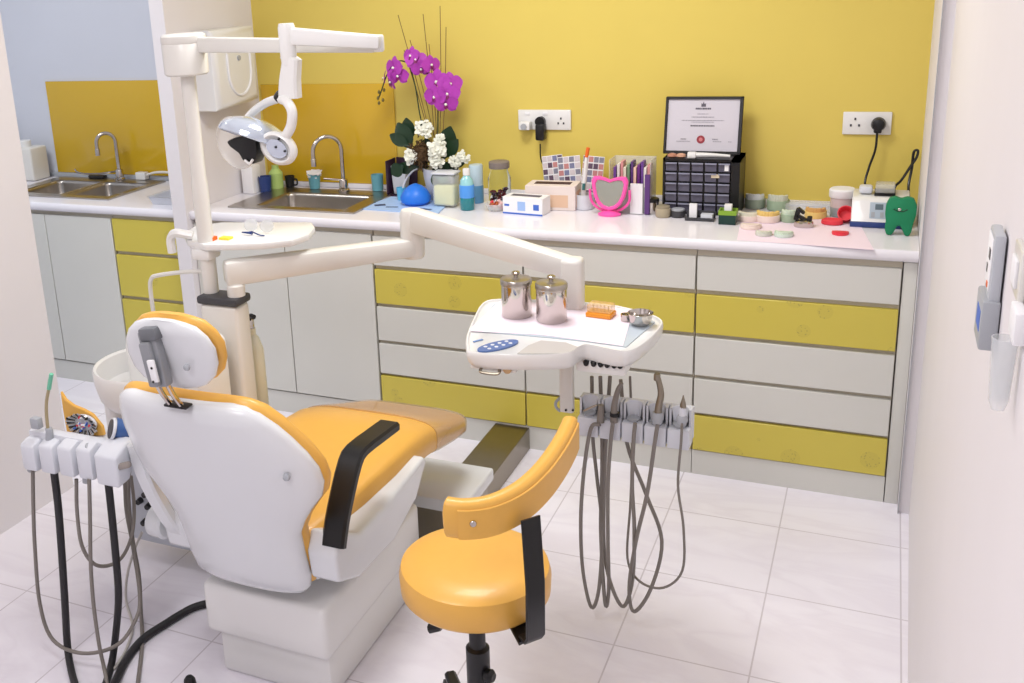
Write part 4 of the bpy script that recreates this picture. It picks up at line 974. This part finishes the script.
# control panel
def oval(c, a, b_, ang, n=28): return [(c[0]+a*math.cos(t_)*math.cos(ang)-b_*math.sin(t_)*math.sin(ang), c[1]+a*math.cos(t_)*math.sin(ang)+b_*math.sin(t_)*math.cos(ang)) for t_ in [2*PI*k/n for k in range(n)]]
p = at(498, 346, z=.876); q = at(519, 339, z=.876)
an = math.atan2(at(515, 341, z=.876).y-at(480, 350, z=.876).y, at(515, 341, z=.876).x-at(480, 350, z=.876).x)
kp = link('keypad', prism(B(), oval((p.x, p.y), .059, .025, an), 'z', .8742, .8785), mat('keypad_blue', (84, 110, 164), .35), ty)
b = B()
for i in range(4):
    for j in (-1, 1):
        u_, w_ = (i-1.5)*.021, j*.0085
        lathe(b, (p.x+u_*math.cos(an)-w_*math.sin(an), p.y+u_*math.sin(an)+w_*math.cos(an), .8785), [(.005, 0), (.005, .001)], 10)
link('keys', b, LGREY, kp)
p = at(478, 340.5, z=.876); link('maker_mark', box(B(), p-V((.014, .003, .0012)), p+V((.014, .003, .001)), rot=RZ(an)), mat('mark_blue', (120, 150, 196), .5), ty)
ppx = [(517, 353.6), (528, 345.5), (541, 340.5), (566, 342.5), (577.7, 347), (575, 351), (566, 353.6)]
pp = [at(*q_, z=.876) for q_ in ppx]; link('hand_recess', prism(B(), [(v.x, v.y) for v in pp], 'z', .8742, .8768, .0008, 1), mat('recess_grey', (190, 186, 182), .35), ty)
# underside fittings
b = B(); p = at(491, 370, y=outp[0].y+.03)
link('side_handle', tube(b, [p+V((-.024, 0, .006)), p+V((-.022, -.01, -.004)), p+V((.02, -.01, -.004)), p+V((.022, 0, .006))], .004, 6), DSTEEL, ty)
p = at(508, 369, y=outp[0].y+.03); ml('gauge', p, [(.010, 0), (.010, .008), (.007, .009)], mat('brass', (190, 160, 120), .3, .5), ty, axis=(0, -1, 0), n=16)
link('gauge_housing', box(B(), (p.x-.10, p.y, p.z-.012), (p.x+.02, p.y+.08, .837), .006), PLAST, ty)
HY = -.985
sk = []
b2 = B(); box(b2, (at(580, 362, y=-1.12).x-.01, -1.130, .805), (at(622, 362, y=-1.12).x+.012, -.98, .838), .010); link('hose_manifold', b2, PLAST, ty)
b2 = B()
for px in (586, 593.5, 600.5, 607, 614, 620): 
    p = at(px, 362+(px-586)*.08, y=-1.126); lathe(b2, p+V((0, .004, 0)), [(.0075, 0), (.0085, .004), (.0055, .014), (.004, .016)], 10, axis=(.15, -1, -.2)); sk.append(p)
link('hose_sockets', b2, BLACK, ty)
# hanger and instrument holder
x = at(567, 390, y=HY).x
link('holder_hanger', box(B(), (x-.019, HY-.010, at(567, 412, y=HY).z), (x+.019, HY+.010, .838), .006), CREAM, un)
b2 = B()
for px, py in ((566, 410), (573, 410)): lathe(b2, at(px, py, y=HY-.013), [(.0035, 0), (.003, .003)], 8, axis=(0, -1, 0))
link('hanger_screws', b2, BLACK, un)
mt('holder_grip', [at(560, 398, y=HY), at(556, 402, y=HY-.01), at(556, 407, y=HY-.01), at(560, 411, y=HY)], .004, GREYP, un)
hx0 = at(577, 402, y=HY-.03).x; hx1 = at(691, 405, y=HY-.03).x; hz1 = at(636, 407, y=HY-.03).z; w = (hx1-hx0)/5
hzb = at(636, 443, y=HY-.03).z
slots = []
for i in range(5):
    xa = hx0+w*i+.0015; xb = hx0+w*(i+1)-.0015; xc = (xa+xb)/2
    b2 = B(); y0_, y1_ = HY-.035, HY+.02; zz = (hz1+hzb)/2+.004
    box(b2, (xa, y0_, hzb), (xb, y1_, zz), .004, 2)
    # scooped back: half-round wall
    R = []
    for s_, z_ in ((1, zz-.004), (1, hz1-.004), (.97, hz1), (.78, hz1), (.74, hz1-.004), (.55, zz+.004), (.5, zz-.003)):
        q_ = []
        for k in range(13):
            a = PI*k/12; q_.append(V((xc+(xb-xa)/2*s_*math.cos(a), y0_+.026+(.03)*s_*math.sin(a), z_)))
        R.append(q_)
    rings(b2, R, False, closed=False)
    for q_ in (xa, xb): box(b2, (max(xa, q_-.006), HY-.010, zz-.002), (min(xb, q_+.006), HY+.020, hz1-.001), .001, 1)
    so = link('holder_slot', b2, LGREY, un)
    ml('slot_cone', (xc, y0_+.018, zz-.002), [(.010, 0), (.014, .006), (.017, .012)], GREYP, so, n=16)
    slots.append(V((xc, y0_-.004, zz)))
link('holder_back', box(B(), (hx0, HY+.018, hzb+.01), (hx1, HY+.030, hz1-.002), .003), LGREY, un)
def zmy(px, py, x=None): return at(px, py, y=HY-.045)
# handpieces held in the slots
def hand(nm, label, path, r, ma, extra=None):
    t = thing(nm, label, 'handpiece', path[0]); mt('body', path, r, ma, t, n=12, sm=4)
    if extra: extra(t)
    return t
Y1 = HY-.030
def yy(px, py): return at(px, py, y=Y1-.012)
def ex1(t): mt('needle_tip', [yy(597, 405), yy(590, 408), yy(584, 411)], .0028, STEEL, t)
hand('air_syringe', 'grey air-water syringe in the slot nearest the hanger', [yy(600.5, 422), yy(601, 412), yy(601, 405)], (.010, .008), HOSE, ex1)
def ex2(t): ml('neck_ring', yy(614.5, 416), [(.012, 0), (.012, .01)], BLACK, t, n=14)
hand('suction_handpiece', 'slim angled grey-brown handpiece in the second slot', [yy(614, 422), yy(614.5, 405), yy(618, 390), yy(622, 383)], (.010, .0045), HOSE, ex2)
def ex4(t): ml('head', yy(657, 377), [(.008, -.008), (.0085, .006), (.006, .010)], DSTEEL, t, n=14, axis=(.1, -.2, 1)); ml('collar', yy(657.5, 423), [(.011, 0), (.015, .012), (.015, .020), (.012, .03)], GREYP, t, n=16)
hand('turbine_handpiece', 'tall steel turbine handpiece in the fourth slot', [yy(657, 420), yy(659, 405), yy(661, 393), yy(658, 378)], (.010, .007), DSTEEL, ex4)
def ex5(t): ml('tip', yy(683, 408), [(.008, 0), (.0075, .01), (.003, .026), (.0012, .034)], DSTEEL, t, n=14); ml('collar', yy(682, 424), [(.010, 0), (.014, .010), (.014, .016), (.010, .024)], GREYP, t, n=16)
hand('scaler_handpiece', 'short pointed scaler handpiece in the last slot on the right', [yy(682, 422), yy(683, 407)], (.010, .008), LGREY, ex5)
# hoses: front run (slot), bottom of the loop, back run (tray)
def hz(pf, r, nm_label, ma=HOSE, split=None):
    n = len(pf); pts = []
    for i, (X_, Y_) in enumerate(pf):
        px, py = 540+X_/2.355, 350+Y_/2.355
        q = i/(n-1); yv = HY-.052 if q < .5 else HY+.042
        if abs(q-.5) < .12: yv = HY-.005
        p = at(px, py, y=yv)
        if p.z < r+.002: p.z = r+.002
        pts.append(p)
    o = mt('instrument_hose', pts, r, ma, None, n=8, sm=6)
    return tag(o, nm_label, 'hose', 'handpiece hoses looping below the instrument holder')
L1 = [(142, 175), (120, 185), (104, 280), (96, 400), (101, 520), (121, 606), (139, 560), (146, 420), (134, 300), (124, 200), (122, 62)]
L2 = [(172, 170), (166, 220), (160, 320), (160, 450), (162, 560), (156, 604), (150, 560), (143, 420), (146, 300), (146, 200), (142, 62)]
L3 = [(224, 172), (220, 220), (217, 320), (222, 420), (218, 540), (197, 604), (170, 560), (152, 480), (150, 360), (155, 220), (165, 62)]
L4 = [(277, 175), (270, 220), (252, 340), (226, 450), (210, 560), (222, 616), (262, 560), (287, 450), (250, 340), (205, 220), (190, 70)]
L5 = [(335, 165), (332, 220), (325, 320), (338, 420), (335, 520), (290, 560), (235, 545), (206, 490), (213, 360), (217, 220), (212, 62)]
hz(L1, .0052, 'grey hose of the leftmost loop, rising to the slot nearest the hanger')
hz(L2, .0052, 'grey hose of the narrow loop under the second slot')
hz(L3, .0052, 'grey hose that drops straight from the middle slot')
hz(L4, .0052, 'grey hose of the turbine, its loop crossing over to the right')
hz(L5, .0034, 'thin grey hose of the short loop furthest right, from the scaler')
# on the tray
ppx = [(501, 303), (612, 312), (640, 326), (627, 347), (600, 344), (560, 336), (470, 331), (480, 318)]
pp = [at(*q_, z=.8772) for q_ in [(500, 301), (604, 306), (634, 311), (630, 322), (623, 346), (557, 337), (540, 335), (468, 331)]]
zp = .8768
tag(link('paper_liner', prism(B(), [(v.x, v.y) for v in pp], 'z', zp, zp+.0012), PAPER), 'pale pink paper liner on the instrument tray under the canisters', 'paper')
ZC = zp+.0016
def canister(px, py, label):
    c = at(px, py, z=ZC)+V((0, .042, 0)); c.x -= .012; t = thing('steel_canister', label, 'canister', c, 'lidded steel canisters on the tray')
    ml('body', c, [(.038, 0), (.040, .003), (.040, .088), (.038, .090)], CHROME, t, n=36)
    ml('lid', c+V((0, 0, .088)), [(.0415, 0), (.042, .002), (.042, .012), (.039, .016), (.030, .018), (.022, .019), (.014, .0185), (.008, .018)], STEEL, t, n=36)
    ml('knob', c+V((0, 0, .106)), [(.006, 0), (.006, .006), (.011, .010), (.011, .015), (.006, .018)], CHROME, t, n=18)
    return t
canister(516, 320.5, 'left lidded steel canister on the tray, next to the keypad side')
canister(551.5, 325.5, 'right lidded steel canister on the tray, nearest the orange bur block')
c = at(599, 318, z=ZC)+V((0, .02, 0))
t = thing('bur_block', 'small orange bur block with a clear cover on the tray', 'bur holder', c)
rz = RZ(-.1)
link('block', box(B(), c+V((-.034, -.024, 0)), c+V((.034, .024, .012)), .002, rot=rz, piv=c), ORANGE, t)
link('cover', box(B(), c+V((-.032, -.02, .0125)), c+V((.032, .022, .034)), .003, rot=rz, piv=c), mat('amber_clear', (240, 200, 130), .2, alpha=.4), t)
for i in range(5): link('bur', lathe(B(), c+V((-.02+.01*i, .0, .012)), [(.0012, 0), (.0012, .012), (.002, .014), (.001, .018)], 6), DGREY, t)
c = at(638, 328, z=ZC-.001)+V((0, .028, 0))
t = thing('steel_bowl', 'small round steel bowl at the right end of the tray', 'bowl', c)
ml('bowl', c, [(.018, 0), (.022, .002), (.028, .012), (.030, .026), (.033, .032), (.031, .033), (.028, .026), (.024, .010), (.006, .005)], CHROME, t, n=30)
c = at(624, 323, z=ZC)+V((0, .02, 0))
t = thing('amalgam_well', 'small steel well standing between bur block and bowl', 'well', c)
ml('well', c, [(.012, 0), (.013, .002), (.013, .018), (.011, .018), (.009, .006)], CHROME, t, n=18)

# ------------------------------------------------------------------ assistant instrument rack
AY = -1.70
ar = thing('assistant_rack', 'white assistant instrument rack with five slots at the left of the chair', 'instrument rack', at(75, 450, y=AY))
def ay(px, py, d=0): return at(px, py, y=AY+d)
xa0, xa1 = ay(19, 450).x, ay(112, 450).x; wA = (xa1-xa0)/5
for i in range(5):
    a = xa0+wA*i+.002; b_ = xa0+wA*(i+1)-.012
    zt_ = ay(19+18.6*i+9, 446+1.5*i).z; zb = ay(19+18.6*i+9, 471+3*i).z
    h_ = prism(B(), [(AY, zb), (AY, zt_), (AY+.03, zt_+.010), (AY+.060, zt_+.010), (AY+.060, zb+.03), (AY+.03, zb)], 'x', a, b_, .008, 2)
    if i == 4:
        h_.free(); h_ = prism(B(), [(AY-.005, zb-.005), (AY-.005, zt_-.01), (AY+.04, zt_+.010), (AY+.075, zt_+.012), (AY+.085, zt_-.005), (AY+.04, zb-.0)], 'x', a, b_+.022, .008, 3)
    link('slot_block', h_, LGREY, ar)
zt_ = ay(65, 447).z
link('slot_back', box(B(), (xa0+.004, AY+.035, zt_-.06), (xa1, AY+.066, zt_+.008), .006), LGREY, ar)
ZR = at(90, 436, y=AY+.13).z
link('rack_tray', box(B(), (xa0+.05, AY+.050, ZR-.014), (xa1+.03, AY+.18, ZR), .006), LGREY, ar)
mt('rack_arm', [at(110, 470, y=-1.66), at(122, 458, y=-1.65), at(134, 447, y=-1.63), at(148, 468, y=-1.60), at(160, 495, y=-1.56), at(166, 518, y=-1.535)], .016, SHELL, ar, n=12)
ml('arm_hub', at(166, 521, y=-1.54)-V((.036, 0, 0)), [(.035, 0), (.045, .006), (.045, .045), (.038, .052)], SHELL, ar, axis=(1, -.1, 0), n=28)
ml('hub_core', at(169, 521, y=-1.54), [(.02, 0), (.02, .03)], BLACK, ar, axis=(1, -.1, 0), n=20)
link('arm_bracket', box(B(), V((-1.64, -1.555, .375)), V((-1.591, -1.515, .415)), .008), SHELL, ar)
link('grey_grip', box(B(), ay(124, 466, .01)-V((.022, .008, .007)), ay(124, 466, .01)+V((.022, .008, .009)), .006, rot=RY(-.35)), mat('taupe_grip', (150, 142, 136), .45), ar)
def gp(px, py, d=.045): return ay(px, py, d)
t = thing('saliva_ejector', 'grey handpiece with a tan tube and mint green tip standing in the rack', 'saliva ejector', gp(50, 452))
link('grip', tube(B(), [gp(48.5, 470, .03), gp(49, 452, .03), gp(49.5, 434, .03), gp(48.5, 428, .03)], (.012, .009), 12), GREYP, t)
mt('tube', [gp(48, 430, .03), gp(46.5, 415, .03), gp(46.5, 402, .03), gp(49, 388, .03)], .0042, mat('tan_tube', (164, 150, 116), .45), t)
mt('tip', [gp(49, 389, .03), gp(50, 382, .03), gp(51.5, 374, .03)], (.0055, .0055), mat('mint_tip', (112, 190, 160), .45), t)
t = thing('suction_valve', 'short grey suction valve in the leftmost rack slot', 'suction valve', gp(34, 452))
link('grip', tube(B(), [gp(32, 470, .03), gp(33.5, 452, .03), gp(35, 440, .03)], (.013, .014), 12), GREYP, t); link('cap', box(B(), gp(37, 428, .03)-V((.013, .01, 0)), gp(37, 428, .03)+V((.015, .01, .03)), .004), GREYP, t)
t = thing('rack_handpiece', 'grey handpiece in the rack slot nearest the chair', 'handpiece', gp(88, 460))
link('grip', tube(B(), [gp(86, 482, .02), gp(87, 465, .02), gp(88, 452, .02), gp(90, 446, .02)], (.009, .012), 12), GREYP, t)
# pouch of burs and the speaker-like pod on the rack
zr = ZR+.0005
p = V((ay(84, 428, .13).x, AY+.14, zr))
t = thing('paper_pouch', 'crumpled yellow pouch lying on the assistant rack', 'pouch', p)
P_ = [(61, 391), (66, 399), (74, 405), (84, 409), (93, 414), (103, 426), (105, 435), (92, 436), (68, 434), (64, 412)]
b = B(); prism(b, [(v.x, v.z) for v in [at(*q_, y=AY+.14) for q_ in P_]], 'y', AY+.136, AY+.146, .002, 1)
link('pouch', b, YEL, t)
cc = at(85, 423, y=AY+.130)
t = thing('bur_disc', 'round disc of many small coloured and steel burs on the pouch', 'bur disc', cc)
b = B(); random.seed(9)
for k in range(44):
    a = 2*PI*k/44; r0 = .046+.008*random.random(); d = V((math.cos(a), -.1, math.sin(a)*.62)); tube(b, [cc+V((0, -.004, 0))+d*(.03), cc+V((0, -.01, 0))+d*r0], .0022, 5, 1, idx=k % 3)
for k in range(30):
    a = random.random()*6.28; q_ = random.random()*.034; lathe(b, cc+V((q_*math.cos(a), -.012, q_*.62*math.sin(a))), [(.0035, 0), (.002, .006)], 6, axis=(random.gauss(0, .4), -1, random.gauss(0, .4)), idx=3+k % 4)
link('burs', b, [GREYP, BLACK, CHROME, PAPERW, BLP, RED, CHROME], t)
link('disc', lathe(B(), cc+V((0, .004, 0)), [(.038, 0), (.038, .008)], 28, axis=(0, -1, 0), sy=.62), LGREY, t)
cc = at(118, 429, y=AY+.075)
t = thing('round_pod', 'black-topped round pod with a blue side at the right end of the rack', 'pod', cc)
ml('blue_side', cc+V((.02, .02, -.012)), [(.020, 0), (.025, .015), (.026, .04)], mat('pod_blue', (64, 100, 160), .35), t, axis=(-.6, -.5, .35), n=24)
ml('rim', cc+V((-.006, -.008, .002)), [(.028, 0), (.029, .004), (.027, .008)], LGREY, t, axis=(-.6, -.7, .35), n=28)
ml('dark_face', cc+V((-.010, -.013, .0045)), [(.0255, 0), (.024, .003), (.004, .004)], DGREY, t, axis=(-.6, -.7, .35), n=28)

# assistant hoses
def ah(pf, r, label, ma, d=0., nm='suction_hose', ds=None):
    pts = []
    for i, (X_, Y_) in enumerate(pf):
        px, py = X_/3.208, 470+Y_/3.208; dd = ds[i] if ds else d
        p = at(px, py, y=AY+dd)
        if p.z < r+.001: p = at(px, py, z=r+.001)
        pts.append(p)
    return tag(mt(nm, pts, r, ma, None, n=10), label, 'hose')
ah([(105, -5), (107, 120), (112, 250), (128, 430), (170, 545), (265, 588), (375, 562), (435, 480), (448, 400), (425, 240), (405, 130), (400, 30)], .0052, 'grey hose making the widest loop from the leftmost rack slot', HOSE, ds=[.02]*6+[.04, .08, .12, .16, .18, .2])
ah([(172, -5), (186, 110), (197, 250), (208, 420), (216, 560), (228, 640), (250, 720)], .0102, 'thick black suction hose hanging from the second rack slot', BLACKR, d=.03)
ah([(245, 30), (247, 130), (262, 240), (300, 300), (350, 306), (395, 275), (425, 200), (430, 110), (420, 20)], .005, 'grey hose making the short high loop in the middle of the rack', HOSE, ds=[.02, .02, .02, .04, .08, .12, .16, .2, .2])
ah([(286, 30), (289, 160), (291, 300), (300, 430), (318, 560), (335, 640), (350, 720)], .0052, 'long grey hose hanging from the fourth rack slot to the floor', HOSE, d=0.)
ah([(343, 0), (355, 110), (370, 260), (380, 400), (372, 520), (358, 620), (335, 700)], .0102, 'thick black suction hose nearest the chair', BLACKR, d=.07)
ah([(455, 200), (430, 260), (408, 340), (405, 420), (425, 500), (405, 575), (365, 640)], .004, 'thin white tube dropping beside the grey unit box', HOSEL, d=.30, nm='thin_tube')
ah([(415, -10), (412, 90), (425, 220), (446, 340), (452, 450), (456, 560), (440, 700)], .0058, 'grey hose hanging in front of the grey unit box to the floor', HOSE, d=.26)
fl = [at(px, py, z=.012) for px, py in ((208, 603), (190, 609), (165, 624), (142, 640), (125, 662), (112, 690))]
tag(mt('floor_hose', fl, .0115, BLACKR, None, n=10), 'thick black hose lying on the floor from chair base to the rack', 'hose')

# ------------------------------------------------------------------ stool
SX, SY = -.760, -1.552
st = thing('operator_stool', 'yellow round-seat operator stool with a curved backrest', 'stool', (SX, SY, 0))
ml('seat', (SX, SY, .405), [(.145, 0), (.160, .004), (.169, .015), (.171, .055), (.166, .074), (.150, .084), (.10, .089), (.04, .090)], YEL, st, n=48)
link('height_lever', tube(B(), [(SX-.01, SY+.01, .392), (SX-.07, SY+.01, .384), at(442, 629, y=SY+.02), at(430, 634, y=SY+.02)], (.006, .012), 8, 3), BLACK, st)
# back band: arc around the seat on the near right side
arc = [(-.752, -1.728, .694), (-.735, -1.726, .692), (-.705, -1.716, .690), (-.665, -1.685, .690), (-.628, -1.625, .695), (-.607, -1.54, .702), (-.598, -1.45, .712), (-.597, -1.37, .722), (-.600, -1.315, .732)]
Pp = cr(arc, 6); R = []
for i, p in enumerate(Pp):
    t_ = (Pp[min(i+1, len(Pp)-1)]-Pp[max(i-1, 0)]).normalized(); n_ = t_.cross(V((0, 0, 1))).normalized(); u_ = V((0, 0, 1)); q = i/(len(Pp)-1)
    e = min(1, min(i+.6, len(Pp)-1-i+.6)/3.2)**.5; hh, th = .042*e, .020*e
    r_ = []
    for k in range(16):
        a = 2*PI*k/16; r_.append(p+n_*th*math.copysign(abs(math.cos(a))**.6, math.cos(a))+u_*hh*math.copysign(abs(math.sin(a))**.6, math.sin(a)))
    R.append(r_)
br = link('backrest', rings(B(), R), YEL, st, ang=60)
Pn = [p+(Pp[min(i+1, len(Pp)-1)]-Pp[max(i-1, 0)]).normalized().cross(V((0, 0, 1)))*.0195 for i, p in enumerate(Pp)]
k0 = 9
b = strip(B(), [p+V((0, 0, -.004)) for p in Pn[k0:-3]], .066, .005, (0, 0, 1)); link('outer_panel', b, YEL, br)
q = Pn[k0+4]; nn = (Pp[k0+5]-Pp[k0+3]).normalized().cross(V((0, 0, 1)))
b = lathe(B(), q+nn*.002, [(.0075, 0), (.0075, .002), (.006, .004)], 16, axis=nn); sc = link('screw', b, CHROME, br)
# strap
sxp = [(SX+.05, SY+.02, .394), (SX+.12, SY-.055, .394), (-.600, -1.660, .394), (-.603, -1.690, .405), (-.600, -1.692, .44), (-.602, -1.685, .56), (-.607, -1.668, .68)]
b = B(); 
strip(b, sxp[:3], .055, .007, V((.5, .85, 0)).normalized(), 1)
sd = V((.62, .78, 0)).normalized()
strip(b, [(-.606, -1.648, .400), (-.586, -1.674, .406), (-.576, -1.686, .425), (-.574, -1.688, .55), (-.592, -1.655, .68)], .046, .007, sd, 1)
link('back_strap', b, BLACK, st)

# the seat stands a little higher and nearer than first laid out: move its vertices there
K = .945; nloc = CAM + (V((SX, SY, 0))-CAM)*K; nloc.z = 0; UP = V((0, 0, .014)); oldloc = V(st.location)
def rebase(o):
    for c_ in o.children:
        for v in c_.data.vertices: v.co = CAM + (v.co+oldloc-CAM)*K - nloc + UP
        rebase(c_)
rebase(st); st.location = nloc; SX, SY = nloc.x, nloc.y
ml('column', (SX, SY, .075), [(.026, 0), (.026, .28), (.018, .285), (.018, .389), (.03, .399), (.03, .412)], BLACK, st, n=20)
ml('hub', (SX, SY, .030), [(.035, 0), (.04, .01), (.035, .04), (.026, .05)], BLACK, st, n=20)
for k in range(5):
    a = math.radians(54+72*k); d = V((math.cos(a), math.sin(a), 0)); sd = V((-d.y, d.x, 0))
    lg = link('leg', strip(B(), [V((SX, SY, .068))+d*.03, V((SX, SY, .066))+d*.14, V((SX, SY, .064))+d*.295], lambda q: .045-.016*q, .022, sd), BLACK, st)
    cc = V((SX, SY, .0))+d*.285
    b = B()
    for s in (-1, 1): lathe(b, cc+sd*(.006*s)+V((0, 0, .0275)), [(.022, 0), (.027, .003), (.027, .010), (.020, .013)], 16, axis=sd*s)
    box(b, cc+V((-.010, -.010, .030)), cc+V((.010, .010, .062)), .003); link('castor', b, BLACKR, lg)
ml('tension_knob', (SX+.022, SY-.012, .30), [(.014, 0), (.016, .012), (.01, .02)], BLACK, st, axis=(1, -.2, 0), n=14)
# ------------------------------------------------------------------ right wall fittings
def wx(y): return .160+(y+.067)*.011-.0012
def wbox(y0, y1, d0, d1, z0, z1, bev=.003, rot=0): return box(B(), (wx(y0)-d1, y0, z0), (wx(y0)-d0, y1, z1), bev)
t = thing('remote_control', 'grey and white remote control in a cradle on the right wall', 'remote control', (wx(-2.09), -2.09, 1.311))
link('cradle', wbox(-2.13, -2.06, .0, .019, 1.310, 1.370), GREYP, t)
link('body', wbox(-2.125, -2.065, .001, .013, 1.33, 1.448), mat('remote_grey', (186, 190, 196), .4), t)
link('front_face', wbox(-2.12, -2.07, .013, .0142, 1.38, 1.442, .0003), PAPERW, t)
b = B(); merge(b, wbox(-2.11, -2.095, .0140, .0150, 1.415, 1.427, 0)); merge(b, wbox(-2.09, -2.08, .0140, .0150, 1.395, 1.405, 0)); link('dark_print', b, DGREY, t)
link('orange_button', wbox(-2.11, -2.10, .0140, .0152, 1.382, 1.388, 0), mat('orange_red', (236, 110, 40), .4), t)
link('blue_mark', wbox(-2.12, -2.08, .0188, .0196, 1.330, 1.355, 0), BLP, t)
t = thing('light_switch', 'cream rounded switch on the right wall at the picture edge', 'switch', (wx(-2.25), -2.25, 1.445))
link('plate', wbox(-2.33, -2.265, 0, .006, 1.43, 1.482, .0025), CREAM, t); link('rocker', wbox(-2.315, -2.28, .006, .009, 1.442, 1.470, .001), PAPERW, t)
t = thing('clear_dispenser', 'clear plastic cup with a white bracket below the wall switch', 'dispenser', (wx(-2.345), -2.345, 1.325))
link('bracket', wbox(-2.37, -2.325, 0, .010, 1.402, 1.434, .002), PAPERW, t)
link('clear_cup', lathe(B(), (wx(-2.34)-.013, -2.34, 1.325), [(.006, 0), (.009, .01), (.0120, .075), (.0110, .075), (.008, .012)], 24), CLEAR, t)

# ------------------------------------------------------------------ light
def area(nm, loc, size, energy, col, rot=(0, 0, 0), size_y=None):
    l = bpy.data.lights.new(nm, 'AREA'); l.energy = energy; l.color = col; l.size = size
    if size_y: l.shape = 'RECTANGLE'; l.size_y = size_y
    o = bpy.data.objects.new(nm, l); C.objects.link(o); o.location = loc; o.rotation_euler = rot; return o
area('ceiling_panel_light', (-1.1, -.75, 2.63), .6, 24, (1, .98, .97), size_y=.6)
area('ceiling_panel_light', (-1.3, -2.3, 2.63), .6, 14, (1, .97, .97), size_y=.6)
area('ceiling_panel_light', (-.9, -3.6, 2.63), .9, 16, (1, .96, .99), size_y=.6)
area('alcove_light', (-3.5, -.9, 2.63), .9, 20, (.95, .975, 1), size_y=.6)
w = bpy.data.worlds.new('world'); bpy.context.scene.world = w; w.use_nodes = True
w.node_tree.nodes['Background'].inputs[0].default_value = (.9, .93, 1, 1); w.node_tree.nodes['Background'].inputs[1].default_value = .5
sc = bpy.context.scene
sc.view_settings.view_transform = 'Standard'; sc.view_settings.look = 'None'; sc.view_settings.gamma = 1
sc.view_settings.use_curve_mapping = False; sc.view_settings.exposure = .22
